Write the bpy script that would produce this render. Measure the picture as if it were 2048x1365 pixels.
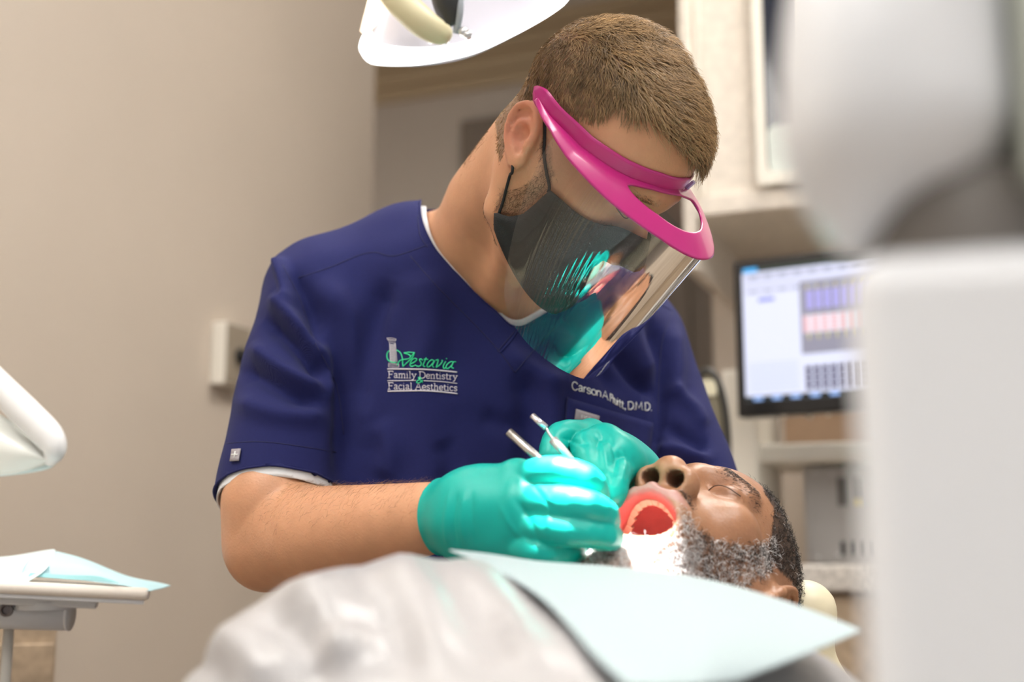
import bpy, math, random
import numpy as np
from mathutils import Vector, Matrix
from mathutils.bvhtree import BVHTree

for o in list(bpy.data.objects): bpy.data.objects.remove(o)
SC = bpy.context.scene
COL = SC.collection
random.seed(4); RNG = np.random.default_rng(4)

# ------------------------------------------------------------------ camera
H = 0.93; FPX = 2500.0; TILT = math.radians(10)
cam = bpy.data.cameras.new('camera'); camo = bpy.data.objects.new('camera', cam); COL.objects.link(camo)
camo.location = (0, 0, H); camo.rotation_euler = (math.radians(90) + TILT, 0, 0)
cam.sensor_width = 36; cam.lens = FPX / 2048 * 36
cam.dof.use_dof = True; cam.dof.focus_distance = 1.125; cam.dof.aperture_fstop = 2.7
cam.clip_start = 0.02
SC.camera = camo
# ------------------------------------------------------------------ world and view
W = bpy.data.worlds.new('world'); SC.world = W; W.use_nodes = True
W.node_tree.nodes['Background'].inputs[0].default_value = (0.97, 0.98, 1.0, 1)
W.node_tree.nodes['Background'].inputs[1].default_value = 0.37
SC.view_settings.view_transform = 'Standard'; SC.view_settings.look = 'None'
SC.view_settings.exposure = 0.70; SC.view_settings.gamma = 1.0; SC.view_settings.use_curve_mapping = False

# ------------------------------------------------------------------ ceiling lights (the light of the louvred troffers built below)
TROFFERS = [(-.95, .35), (.75, .35), (-.95, 2.0), (.75, 2.0), (-2.5, .9), (-.1, -1.2)]
for (lx, ly) in TROFFERS:
    la = bpy.data.lights.new('ceiling_panel_light', 'AREA'); la.shape = 'RECTANGLE'; la.size = .56; la.size_y = 1.15
    la.energy = 22; la.color = (1.0, .965, .92)
    lo = bpy.data.objects.new('ceiling_panel_light', la); COL.objects.link(lo); lo.location = (lx, ly, 2.655); lo.rotation_euler = (0, 0, math.radians(-22))

# ------------------------------------------------------------------ pixel helpers
FW = np.array([0, math.cos(TILT), math.sin(TILT)]); UP = np.array([0, -math.sin(TILT), math.cos(TILT)]); RT = np.array([1., 0, 0])
CAM = np.array([0, 0, H])
def A(u, v, Y):                       # pixel (u, v) at distance Y into the room
    d = FW + (u - 1024) / FPX * RT + (682.5 - v) / FPX * UP
    return CAM + d * (Y / d[1])
def px(P):
    q = np.asarray(P) - CAM; z = q @ FW
    return np.stack([1024 + FPX * (q @ RT) / z, 682.5 - FPX * (q @ UP) / z], -1)
def rod(r):
    r = np.array(r, float); a = np.linalg.norm(r); k = r / a
    K = np.array([[0, -k[2], k[1]], [k[2], 0, -k[0]], [-k[1], k[0], 0]])
    return np.eye(3) + math.sin(a) * K + (1 - math.cos(a)) * K @ K
def nrm(v): v = np.asarray(v, float); return v / np.linalg.norm(v)

# ------------------------------------------------------------------ materials
MATS = {}
def mat(name, col=(.8, .8, .8), rough=.5, metal=0, spec=.5, bump=0, bscale=200, var=0, vscale=20, sss=0, sssr=(.01, .004, .002),
        vcol=False, emit=0, ecol=None, coat=0, sheen=0, trans=0, weave=0, alpha=1):
    if name in MATS: return MATS[name]
    m = bpy.data.materials.new(name); m.use_nodes = True; nt = m.node_tree; b = nt.nodes['Principled BSDF']
    I = b.inputs
    I['Base Color'].default_value = (*col, 1); I['Roughness'].default_value = rough; I['Metallic'].default_value = metal
    I['Specular IOR Level'].default_value = spec; I['Coat Weight'].default_value = coat; I['Sheen Weight'].default_value = sheen
    I['Transmission Weight'].default_value = trans; I['Alpha'].default_value = alpha
    if sss: I['Subsurface Weight'].default_value = sss; I['Subsurface Radius'].default_value = sssr; I['Subsurface Scale'].default_value = 1.0
    if emit: I['Emission Color'].default_value = (*(ecol or col), 1); I['Emission Strength'].default_value = emit
    src = None
    tc = nt.nodes.new('ShaderNodeTexCoord')
    if vcol:
        a = nt.nodes.new('ShaderNodeAttribute'); a.attribute_name = 'Col'; src = a.outputs['Color']
    if var:
        n = nt.nodes.new('ShaderNodeTexNoise'); n.inputs['Scale'].default_value = vscale; n.inputs['Detail'].default_value = 6
        nt.links.new(tc.outputs['Object'], n.inputs['Vector'])
        mr = nt.nodes.new('ShaderNodeMapRange'); mr.inputs['To Min'].default_value = 1 - var; mr.inputs['To Max'].default_value = 1 + var
        mr.inputs['From Min'].default_value = .3; mr.inputs['From Max'].default_value = .7
        nt.links.new(n.outputs['Fac'], mr.inputs['Value'])
        mx = nt.nodes.new('ShaderNodeVectorMath'); mx.operation = 'SCALE'
        if src: nt.links.new(src, mx.inputs[0])
        else: mx.inputs[0].default_value = col
        nt.links.new(mr.outputs['Result'], mx.inputs['Scale']); src = mx.outputs['Vector']
    if src: nt.links.new(src, I['Base Color'])
    if bump or weave:
        bp = nt.nodes.new('ShaderNodeBump'); bp.inputs['Strength'].default_value = bump or weave; bp.inputs['Distance'].default_value = .001
        if weave:
            w = nt.nodes.new('ShaderNodeTexWave'); w.inputs['Scale'].default_value = bscale; w.inputs['Distortion'].default_value = 1.5
            w.bands_direction = 'DIAGONAL'
            nt.links.new(tc.outputs['Object'], w.inputs['Vector']); nt.links.new(w.outputs['Fac'], bp.inputs['Height'])
        else:
            n2 = nt.nodes.new('ShaderNodeTexNoise'); n2.inputs['Scale'].default_value = bscale; n2.inputs['Detail'].default_value = 3
            nt.links.new(tc.outputs['Object'], n2.inputs['Vector']); nt.links.new(n2.outputs['Fac'], bp.inputs['Height'])
        nt.links.new(bp.outputs['Normal'], I['Normal'])
    MATS[name] = m; return m
def film_mat(name, tint=(1, 1, 1), refl=1.0, ior=1.5):
    m = bpy.data.materials.new(name); m.use_nodes = True; nt = m.node_tree; nt.nodes.remove(nt.nodes['Principled BSDF'])
    out = nt.nodes['Material Output']; t = nt.nodes.new('ShaderNodeBsdfTransparent'); t.inputs[0].default_value = (*tint, 1)
    g = nt.nodes.new('ShaderNodeBsdfGlossy'); g.inputs['Roughness'].default_value = .015; g.inputs['Color'].default_value = (refl, refl, refl, 1)
    f = nt.nodes.new('ShaderNodeFresnel'); f.inputs['IOR'].default_value = ior; mx = nt.nodes.new('ShaderNodeMixShader')
    nt.links.new(f.outputs[0], mx.inputs[0]); nt.links.new(t.outputs[0], mx.inputs[1]); nt.links.new(g.outputs[0], mx.inputs[2])
    nt.links.new(mx.outputs[0], out.inputs['Surface']); return m

# ------------------------------------------------------------------ object helpers
def mesh_obj(name, V, Fc, m, parent=None, smooth=True, col=None, mods=()):
    me = bpy.data.meshes.new(name)
    V = np.asarray(V, float)
    if isinstance(Fc, np.ndarray) and Fc.ndim == 2:
        n = Fc.shape[1]; me.vertices.add(len(V)); me.vertices.foreach_set('co', V.ravel())
        me.loops.add(Fc.size); me.loops.foreach_set('vertex_index', Fc.ravel().astype(np.int32))
        me.polygons.add(len(Fc)); me.polygons.foreach_set('loop_start', (np.arange(len(Fc)) * n).astype(np.int32))
        me.update(calc_edges=True)
    else:
        me.from_pydata(V.tolist(), [], [list(map(int, f)) for f in Fc]); me.update()
    if smooth: me.polygons.foreach_set('use_smooth', np.ones(len(me.polygons), bool))
    if col is not None:
        ca = me.color_attributes.new('Col', 'FLOAT_COLOR', 'POINT')
        c4 = np.ones((len(V), 4), np.float32); c4[:, :3] = col; ca.data.foreach_set('color', c4.ravel())
    me.materials.append(m); me.validate()
    o = bpy.data.objects.new(name, me); COL.objects.link(o)
    for (t, kw) in mods:
        md = o.modifiers.new(t.lower(), t)
        for k, v in kw.items(): setattr(md, k, v)
    if parent: adopt(o, parent)
    return o
def adopt(o, parent):
    o.parent = parent; o.matrix_parent_inverse = Matrix.Translation(-parent.location) if parent.type == 'EMPTY' else Matrix.Identity(4)
def empty(name, loc, label, cat, group=None, kind=None):
    o = bpy.data.objects.new(name, None); COL.objects.link(o); o.location = Vector(loc); o.empty_display_size = .05
    return tag(o, label, cat, group, kind)
def tag(o, label, cat, group=None, kind=None):
    o['label'] = label; o['category'] = cat
    if group: o['group'] = group
    if kind: o['kind'] = kind
    return o
def struct(o, label=None):
    o['kind'] = 'structure'
    if label: o['label'] = label
    return o
def box_geo(c, ax, half):             # ax rows = unit axes
    c = np.asarray(c, float); ax = np.asarray(ax, float); V = []
    for sx in (-1, 1):
        for sy in (-1, 1):
            for sz in (-1, 1): V.append(c + sx * half[0] * ax[0] + sy * half[1] * ax[1] + sz * half[2] * ax[2])
    return V, [(0, 1, 3, 2), (4, 6, 7, 5), (0, 4, 5, 1), (2, 3, 7, 6), (0, 2, 6, 4), (1, 5, 7, 3)]
ID3 = np.eye(3)
def box(name, c, half, m, parent=None, ax=ID3, bevel=0.0, seg=2, smooth=True):
    V, Fc = box_geo(c, ax, half)
    mods = [('BEVEL', dict(width=bevel, segments=seg))] if bevel else []
    o = mesh_obj(name, V, Fc, m, parent, smooth=bool(bevel) and smooth, mods=mods)
    if bevel:
        w = o.modifiers.new('wn', 'WEIGHTED_NORMAL')
    return o
def join_geo(parts):
    V = []; Fc = []
    for v, f in parts:
        b = len(V); V += [tuple(p) for p in v]; Fc += [tuple(int(i) + b for i in q) for q in f]
    return V, Fc
def smooth_poly(P, n):                # Catmull-Rom resample
    P = np.asarray(P, float); k = len(P)
    if k < 3: t = np.linspace(0, 1, n)[:, None]; return P[0] * (1 - t) + P[-1] * t
    Q = np.vstack([2 * P[0] - P[1], P, 2 * P[-1] - P[-2]]); out = []
    for s in np.linspace(0, k - 1 - 1e-9, n):
        i = int(s); t = s - i; a, b, c, d = Q[i:i + 4]
        out.append(.5 * (2 * b + (c - a) * t + (2 * a - 5 * b + 4 * c - d) * t * t + (3 * b - a - 3 * c + d) * t ** 3))
    return np.array(out)
def tube_geo(P, r, ns=8, cap=True, closed=False):
    P = np.asarray(P, float); n = len(P); r = np.broadcast_to(np.asarray(r, float), (n,))
    T = np.gradient(P, axis=0) if not closed else np.roll(P, -1, 0) - np.roll(P, 1, 0)
    T /= np.linalg.norm(T, axis=1)[:, None] + 1e-12
    u = np.cross(T[0], [0, 0, 1.]);
    if np.linalg.norm(u) < .1: u = np.cross(T[0], [1., 0, 0])
    u = nrm(u); V = []
    for i in range(n):
        u = u - T[i] * (u @ T[i]); u = nrm(u); w = np.cross(T[i], u)
        for j in range(ns):
            a = 2 * math.pi * j / ns; V.append(P[i] + r[i] * (math.cos(a) * u + math.sin(a) * w))
    Fc = []
    for i in range(n if closed else n - 1):
        i2 = (i + 1) % n
        for j in range(ns): Fc.append((i * ns + j, i * ns + (j + 1) % ns, i2 * ns + (j + 1) % ns, i2 * ns + j))
    if cap and not closed:
        Fc.append(tuple(range(ns))[::-1]); Fc.append(tuple(range((n - 1) * ns, n * ns)))
    return V, Fc
def tube(name, P, r, m, parent=None, ns=10, n=None, closed=False):
    if n: P = smooth_poly(P, n)
    if n and np.ndim(r): r = np.interp(np.linspace(0, 1, n), np.linspace(0, 1, len(r)), r)
    V, Fc = tube_geo(P, r, ns, closed=closed); return mesh_obj(name, V, Fc, m, parent)
def lathe_geo(prof, c, axis, ns=32):  # prof: (radius, height along axis)
    a = nrm(axis); u = np.cross(a, [0, 0, 1.])
    if np.linalg.norm(u) < .1: u = np.array([1., 0, 0])
    u = nrm(u); w = np.cross(a, u); V = []; Fc = []
    for r, h in prof:
        for j in range(ns):
            t = 2 * math.pi * j / ns; V.append(np.asarray(c) + a * h + r * (math.cos(t) * u + math.sin(t) * w))
    for i in range(len(prof) - 1):
        for j in range(ns): Fc.append((i * ns + j, i * ns + (j + 1) % ns, (i + 1) * ns + (j + 1) % ns, (i + 1) * ns + j))
    Fc.append(tuple(range(ns))[::-1]); Fc.append(tuple(range((len(prof) - 1) * ns, len(prof) * ns)))
    return V, Fc
def lathe(name, prof, c, axis, m, parent=None, ns=32):
    V, Fc = lathe_geo(prof, c, axis, ns); o = mesh_obj(name, V, Fc, m, parent)
    e = o.modifiers.new('es', 'EDGE_SPLIT'); e.split_angle = math.radians(40); return o

# ------------------------------------------------------------------ implicit modelling: smooth unions of organic shapes, meshed with surface nets
class Op:
    def __init__(s, f, k=.01, kind='u', fr=None): s.f, s.k, s.kind, s.fr = f, k, kind, fr
    def ev(s, P):
        if s.fr is not None: P = (P - s.fr[1]) @ s.fr[0]
        return s.f(P)
def ell(c, r, k=.01, kind='u', fr=None, rot=None):
    c = np.array(c, np.float32); r = np.array(r, np.float32); M = None if rot is None else np.array(rot, np.float32)
    def f(P):
        q = P - c
        if M is not None: q = q @ M
        a = np.sqrt(((q / r) ** 2).sum(-1)) + 1e-9; b = np.sqrt(((q / r ** 2) ** 2).sum(-1)) + 1e-9
        return a * (a - 1) / b
    return Op(f, k, kind, fr)
def seg(pts, rad, k=.01, kind='u', fr=None):
    pts = np.array(pts, np.float32); rad = np.broadcast_to(np.array(rad, np.float32), (len(pts),))
    def f(P):
        D = None
        for i in range(len(pts) - 1):
            a, b = pts[i], pts[i + 1]; ab = b - a
            t = np.clip(((P - a) @ ab) / (ab @ ab + 1e-12), 0, 1)
            d = np.sqrt(((P - a - t[..., None] * ab) ** 2).sum(-1)) - (rad[i] + (rad[i + 1] - rad[i]) * t)
            D = d if D is None else np.minimum(D, d)
        return D
    return Op(f, k, kind, fr)
def rbox(c, ax, half, r, k=.01, kind='u', fr=None):
    c = np.array(c, np.float32); ax = np.array(ax, np.float32).T; hf = np.array(half, np.float32) - r
    def f(P):
        q = np.abs((P - c) @ ax) - hf
        return np.sqrt((np.maximum(q, 0) ** 2).sum(-1)) + np.minimum(q.max(-1), 0) - r
    return Op(f, k, kind, fr)
def smin(a, b, k):
    h = np.clip(.5 + .5 * (b - a) / k, 0, 1); return b + (a - b) * h - k * h * (1 - h)
def comb(D, d, op):
    if op.kind == 'u': return smin(D, d, op.k)
    if op.kind == 's': return -smin(-D, d, op.k)          # subtract
    if op.kind == 'i': return -smin(-D, -d, op.k)
    if op.kind == 'a': return D + d
def field(ops, P):
    D = np.full(P.shape[:-1], 1., np.float32)
    for op in ops: D = comb(D, op.ev(P), op)
    return D
def sdf_mesh(ops, lo, hi, h, bias=0., relax=1, B=8):
    lo = np.array(lo, np.float32); n = np.ceil((np.array(hi) - lo) / (h * B)).astype(int)
    g = np.stack(np.meshgrid(*[np.arange(k) for k in n], indexing='ij'), -1).reshape(-1, 3)
    cen = (lo + (g + .5) * h * B).astype(np.float32); rb = h * B * .87
    D = np.full(len(cen), 1., np.float32); ds = []
    for op in ops:
        d = op.ev(cen); ds.append(d); D = comb(D, d, op)
    keep = np.abs(D - bias) < rb * 1.35 + .004
    g = g[keep]; ds = [d[keep] for d in ds]; cen = cen[keep]
    ii = np.stack(np.meshgrid(*[np.arange(B + 1)] * 3, indexing='ij'), -1).reshape(-1, 3)
    base = g[:, None, :] * B + ii[None]; P = (lo + base * h).astype(np.float32)
    D = np.full(P.shape[:2], 1., np.float32)
    for op, d in zip(ops, ds):
        s = np.nonzero(d < rb * 2.3 + op.k + .012)[0] if op.kind in 'us' else np.arange(len(g))
        if len(s): D[s] = comb(D[s], op.ev(P[s]), op)
    D = (D - bias).reshape(-1, B + 1, B + 1, B + 1)
    N = (n * B + 2).astype(np.int64)
    c = [D[:, a:a + B, b:b + B, e:e + B] for a in (0, 1) for b in (0, 1) for e in (0, 1)]   # corner index = a*4+b*2+e
    c = np.stack(c, -1); sg = c < 0; act = sg.any(-1) & ~sg.all(-1)
    bi, x, y, z = np.nonzero(act); cv = c[bi, x, y, z]; sg = cv < 0
    cell = g[bi] * B + np.stack([x, y, z], -1)
    acc = np.zeros((len(cell), 3)); cnt = np.zeros(len(cell)); off = np.array([[a, b, e] for a in (0, 1) for b in (0, 1) for e in (0, 1)], float)
    for i in range(8):
        for bit in (4, 2, 1):
            if not i & bit:
                j = i | bit; m = sg[:, i] != sg[:, j]; t = cv[m, i] / (cv[m, i] - cv[m, j])
                acc[m] += off[i] + (off[j] - off[i]) * t[:, None]; cnt[m] += 1
    V = lo + (cell + acc / cnt[:, None]) * h
    cid = (cell[:, 0] * N[1] + cell[:, 1]) * N[2] + cell[:, 2]
    o = np.argsort(cid); cid = cid[o]; V = V[o]; cell = cell[o]; sg = sg[o]
    st = [N[1] * N[2], N[2], 1]; quads = []
    for ax, bit in ((0, 4), (1, 2), (2, 1)):
        b, e = [(1, 2), (2, 0), (0, 1)][ax]
        m = sg[:, 0] != sg[:, bit]; fl = sg[m, 0]; id0 = cid[m]
        ids = np.stack([id0, id0 - st[b], id0 - st[b] - st[e], id0 - st[e]], -1)
        pos = np.searchsorted(cid, ids); pos = np.clip(pos, 0, len(cid) - 1); ok = (cid[pos] == ids).all(-1)
        q = pos[ok]; fl = fl[ok]; q[~fl] = q[~fl][:, ::-1]; quads.append(q)
    Q = np.concatenate(quads)
    for _ in range(relax):
        S = np.zeros_like(V); C = np.zeros(len(V))
        for a, b in ((0, 1), (1, 2), (2, 3), (3, 0)):
            np.add.at(S, Q[:, a], V[Q[:, b]]); np.add.at(S, Q[:, b], V[Q[:, a]]); np.add.at(C, Q[:, a], 1); np.add.at(C, Q[:, b], 1)
        V = V * .5 + .5 * S / np.maximum(C, 1)[:, None]
    return V, Q
def vnormals(V, Q):
    n = np.cross(V[Q[:, 2]] - V[Q[:, 0]], V[Q[:, 3]] - V[Q[:, 1]]); N = np.zeros_like(V)
    for k in range(4): np.add.at(N, Q[:, k], n)
    return N / (np.linalg.norm(N, axis=1)[:, None] + 1e-12)
def compact(V, Q, *ex):
    u, inv = np.unique(Q, return_inverse=True); return (V[u], inv.reshape(Q.shape)) + tuple(e[u] for e in ex)
def polydist(P2, poly):
    poly = np.asarray(poly, float); D = np.full(len(P2), 1e9); T = np.zeros(len(P2)); L = len(poly) - 1
    for i in range(L):
        a, b = poly[i], poly[i + 1]; ab = b - a; t = np.clip(((P2 - a) @ ab) / (ab @ ab), 0, 1)
        d = np.linalg.norm(P2 - a - t[:, None] * ab, axis=1); m = d < D; D[m] = d[m]; T[m] = (i + t[m]) / L
    return D, T
def inpoly(P2, poly):
    poly = np.asarray(poly, float); c = np.zeros(len(P2), bool); j = len(poly) - 1
    for i in range(len(poly)):
        a, b = poly[i], poly[j]
        m = (a[1] > P2[:, 1]) != (b[1] > P2[:, 1])
        xi = (b[0] - a[0]) * (P2[:, 1] - a[1]) / (b[1] - a[1] + 1e-12) + a[0]
        c ^= m & (P2[:, 0] < xi); j = i
    return c
def cut_poly(V, Q, poly, cond):
    """open a neckline or similar: drop what lies inside the outline and pull the rim onto it"""
    p2 = px(V); ins = inpoly(p2, poly) & cond
    keep = ~ins[Q].all(1); Q = Q[keep]
    pl = np.vstack([poly, poly[:1]]); idx = np.unique(Q[ins[Q]])
    for i in idx:
        best = None
        for a, b in zip(pl[:-1], pl[1:]):
            ab = b - a; t = min(1, max(0, (p2[i] - a) @ ab / (ab @ ab))); q = a + t * ab; d = np.linalg.norm(q - p2[i])
            if best is None or d < best[0]: best = (d, q)
        if best[0] < 14: V[i] = A(best[1][0], best[1][1], V[i][1])
    return compact(V, Q)
def cut_plane(V, Q, p, n):
    s = (V - p) @ n; keep = ~(s > 0)[Q].all(1); Q = Q[keep]; idx = np.unique(Q[(s > 0)[Q]])
    V[idx] -= np.outer(s[idx], n); return compact(V, Q)
def folds(V, N, L, front=True):
    """cloth folds: (polyline in pixels, width px, height m); applied to the side turned to the room"""
    p2 = px(V); f = np.ones(len(V))
    if front: f = np.clip(-(N @ nrm([0, 1, .1])) * 1.6 + .25, 0, 1)
    out = np.zeros(len(V))
    for pl, w, hgt in L:
        d, t = polydist(p2, smooth_poly(pl, 14)); out += hgt * np.exp(-(d / w) ** 2) * np.clip(np.minimum(t, 1 - t) * 5 + .15, 0, 1)
    return V + N * (out * f)[:, None]
def lump(P, s, amp, seed=0):
    r = np.random.default_rng(seed); o = np.zeros(len(P))
    for i in range(10):
        k = nrm(r.normal(size=3)) * s * r.uniform(.6, 1.6); o += np.sin(P @ k + r.uniform(0, 6.28))
    return o * amp / 3
def bvh(V, Q): return BVHTree.FromPolygons(V.tolist(), Q.tolist())
def cast(tree, u, v, off=0.):
    d = Vector(FW + (u - 1024) / FPX * RT + (682.5 - v) / FPX * UP).normalized()
    h, n, i, t = tree.ray_cast(Vector(CAM), d)
    if h is None: return None
    if n.dot(d) > 0: n = -n
    return np.array(h + n * off)
def stroke_geo(tree, pts, wpx, off=0., n=None, ns=6):
    pts = smooth_poly(pts, n) if n else np.asarray(pts, float)
    P = [cast(tree, u, v, off) for u, v in pts]; P = [p for p in P if p is not None]
    if len(P) < 2: return [], []
    P = np.array(P); r = wpx / 2 / FPX * np.linalg.norm(P[0] - CAM)
    return tube_geo(P, r, ns)
def patch_geo(tree, corners, nu, nv, off):
    """cloth patch given by four pixel corners, laid on a surface"""
    c = np.array(corners, float); V = []; Fc = []
    for j in range(nv + 1):
        for i in range(nu + 1):
            s, t = i / nu, j / nv; q = (c[0] * (1 - s) + c[1] * s) * (1 - t) + (c[3] * (1 - s) + c[2] * s) * t
            p = cast(tree, q[0], q[1], off); V.append(p if p is not None else A(q[0], q[1], 1.2))
    for j in range(nv):
        for i in range(nu): a = j * (nu + 1) + i; Fc.append((a, a + 1, a + nu + 2, a + nu + 1))
    return np.array(V), Fc
def strands(name, R, D, N, L, w, col, m, parent, bend=.35, curl=0., npt=5, flat=0.):
    """hair: each strand a slim three-sided tapering blade. R roots, D lie direction, N normals, L length"""
    n = len(R); t = np.linspace(0, 1, npt); P = np.zeros((n, npt, 3))
    side = np.cross(D, N); ph = RNG.uniform(0, 6.28, n)
    for i, s in enumerate(t):
        lift = L * (bend * s * (1 - .55 * s)); fwd = L * s * (1 - .15 * s)
        P[:, i] = R + D * fwd[:, None] + N * (lift - .0008)[:, None]
        if curl:
            P[:, i] += (side * np.sin(ph + s * 6)[:, None] + N * np.cos(ph + s * 6)[:, None]) * (curl * L * s)[:, None]
    u = nrm_rows(side); wv = nrm_rows(np.cross(u, D)); V = np.zeros((n, npt, 3, 3))
    for i, s in enumerate(t):
        rr = (w * (1 - .8 * s))[:, None]
        for j, a in enumerate((0, 2.1, 4.2)): V[:, i, j] = P[:, i] + rr * (math.cos(a) * u + math.sin(a) * wv)
    V = V.reshape(-1, 3); base = (np.arange(n) * npt * 3)[:, None, None, None]
    i = np.arange(npt - 1)[None, :, None, None]; j = np.arange(3)[None, None, :, None]; j2 = (j + 1) % 3
    Fq = np.concatenate([base + i * 3 + j, base + i * 3 + j2, base + (i + 1) * 3 + j2, base + (i + 1) * 3 + j], -1).reshape(-1, 4)
    c = np.repeat(col, npt * 3, axis=0)
    o = mesh_obj(name, V, Fq, m, parent, col=c); o['kind'] = 'stuff'; return o
def nrm_rows(v): return v / (np.linalg.norm(v, axis=1)[:, None] + 1e-12)
def sample(V, Q, Nn, wt, n):
    """random roots on a mesh, density by a per-vertex weight"""
    a = np.linalg.norm(np.cross(V[Q[:, 2]] - V[Q[:, 0]], V[Q[:, 3]] - V[Q[:, 1]]), axis=1) * wt[Q].mean(1)
    f = RNG.choice(len(Q), n, p=a / a.sum()); s, t = RNG.random(n)[:, None], RNG.random(n)[:, None]
    q = Q[f]; P = (V[q[:, 0]] * (1 - s) + V[q[:, 1]] * s) * (1 - t) + (V[q[:, 3]] * (1 - s) + V[q[:, 2]] * s) * t
    return P, nrm_rows(Nn[q].mean(1))

def rim_loops(Q):
    """ordered border loops of an open cloth mesh"""
    E = np.concatenate([Q[:, [0, 1]], Q[:, [1, 2]], Q[:, [2, 3]], Q[:, [3, 0]]]); E = E[E[:, 0] != E[:, 1]]; key = np.sort(E, 1)
    u, inv, cnt = np.unique(key, axis=0, return_inverse=True, return_counts=True); b = E[cnt[inv.ravel()] == 1]
    nxt = {}
    for a, c in b: nxt.setdefault(int(a), []).append(int(c))
    loops = []
    while nxt:
        st = next(iter(nxt)); cur = st; L = [st]
        while cur in nxt:
            c = nxt[cur].pop()
            if not nxt[cur]: del nxt[cur]
            if c == st: break
            L.append(c); cur = c
        if len(L) > 20: loops.append(L)
    return loops
def smooth_rims(V, Q, it=10):
    L = rim_loops(Q)
    for l in L:
        P = V[l]
        for _ in range(it): P = .5 * P + .25 * (np.roll(P, 1, 0) + np.roll(P, -1, 0))
        V[l] = P
    return V, L

# ================================================================== THE ROOM
TH = math.radians(22); U3 = np.array([math.cos(TH), -math.sin(TH), 0]); V3 = np.array([math.sin(TH), math.cos(TH), 0]); Z3 = np.array([0, 0, 1.])
RAX = np.array([U3, V3, Z3])
M_wall = mat('beige_wall_paint', (.53, .455, .375), .55, bump=.15, bscale=350, var=.03, vscale=3)
M_ceil = mat('ceiling_white', (.72, .69, .64), .8)
M_trim = mat('cream_trim_paint', (.50, .38, .235), .4)
M_floor = mat('beige_vinyl_floor', (.36, .29, .22), .4, var=.12, vscale=9)
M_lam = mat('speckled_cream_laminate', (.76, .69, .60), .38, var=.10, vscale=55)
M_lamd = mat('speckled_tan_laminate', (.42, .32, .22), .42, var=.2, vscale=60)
M_cream = mat('cream_plastic', (.82, .78, .69), .35)
M_white = mat('white_enamel', (.80, .80, .80), .3)
M_grey = mat('pale_grey_enamel', (.66, .67, .69), .35)
M_dark = mat('dark_rubber', (.025, .025, .026), .45)
M_black = mat('black_plastic', (.012, .012, .013), .3)
M_steel = mat('brushed_steel', (.62, .61, .6), .3, metal=1)

def wall_slab(name, p, along, length, z0, z1, thick, m):
    """slab whose visible face starts at p (xy) and runs along a direction; thickness goes behind"""
    a = nrm([*along, 0]); n = np.array([-a[1], a[0], 0.])
    c = np.array([p[0], p[1], 0]) + a * length / 2 + n * thick / 2 + Z3 * (z0 + z1) / 2
    return box(name, c, (length / 2, thick / 2, (z1 - z0) / 2), m, ax=[a, n, Z3])
LW = np.array([-.55, 2.4]); v2 = V3[:2]; u2 = U3[:2]
wl = struct(wall_slab('wall_left', LW - v2 * 4.2, v2, 4.2 + .565, 0, 2.7, .12, M_wall), 'plain beige wall on the left')
bp0 = A(760, 600, 4.15)[:2] - u2 * 2.2
wb = struct(wall_slab('wall_back', bp0, u2, 4.6, 0, 2.7, .12, M_wall), 'shaded beige wall at the back')
fl = struct(box('floor', (0, 1.4, -.03), (4.2, 4.4, .03), M_floor))
cl = struct(box('ceiling', (0, 1.4, 2.73), (4.2, 4.4, .03), M_ceil))
# crown moulding on the back wall: stepped profile
cr = []
for (d, z0, z1) in ((.020, 2.50, 2.70), (.045, 2.545, 2.70), (.075, 2.60, 2.70), (.10, 2.65, 2.70)):
    c = np.array([*(bp0 + u2 * 2.3), 0]) - V3 * d / 2 + Z3 * (z0 + z1) / 2
    cr.append(box_geo(c, RAX, (2.3, d / 2, (z1 - z0) / 2)))
struct(mesh_obj('trim_1', *join_geo(cr), M_trim, smooth=False), 'cream crown moulding under the ceiling')
# dark doorway in the back wall
_d = A(930, 400, 4.) - CAM; dp = (CAM + _d * (((np.array([*bp0, H]) - CAM) @ V3) / (_d @ V3)))[:2]
M_door = mat('dark_brown_door', (.20, .155, .115), .4)
dtop = A(935, 250, dp[1])[2]
d1 = box('door_1', np.array([*(dp + u2 * .42), 0]) - V3 * .022 + Z3 * (dtop / 2), (.42, .02, dtop / 2), M_door, ax=RAX); struct(d1, 'dark brown door in the back wall')
for sx in (-.2, .2):
    for zz, hh in ((dtop * .74, dtop * .18), (dtop * .3, dtop * .2)):
        box('panel', np.array([*(dp + u2 * (.42 + sx)), 0]) - V3 * .046 + Z3 * zz, (.15, .006, hh), M_door, d1, ax=RAX, bevel=.005)
lathe('door_handle', [(.024, 0), (.024, .02), (.012, .03), (.012, .05), (.026, .06), (.02, .075)], np.array([*(dp + u2 * .78), 0]) - V3 * .042 + Z3 * 1.0, -V3, M_steel, d1, 20)
# wall plate with a round black jack on the left wall
sp = np.array([*LW, 0]) - V3 * .02; wn = np.cross(V3, Z3)    # wall normal into the room
pz = A(452, 716, 2.4)[2]
sw = empty('wall_plate', sp + Z3 * pz, 'cream wall plate with round black knob on beige wall', 'wall plate')
box('backing_box', sp + Z3 * pz + wn * .016, (.041, .016, .060), M_cream, sw, ax=[V3, wn, Z3], bevel=.003)
box('cover', sp + Z3 * pz + wn * .034, (.038, .0025, .057), mat('taupe_metal_plate', (.30, .25, .19), .4), sw, ax=[V3, wn, Z3], bevel=.001)
lathe('knob', [(.015, 0), (.015, .008), (.011, .010), (.010, .022), (.006, .024)], sp + Z3 * (pz - .002) + wn * .0365, wn, M_black, sw, 24)
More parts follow.
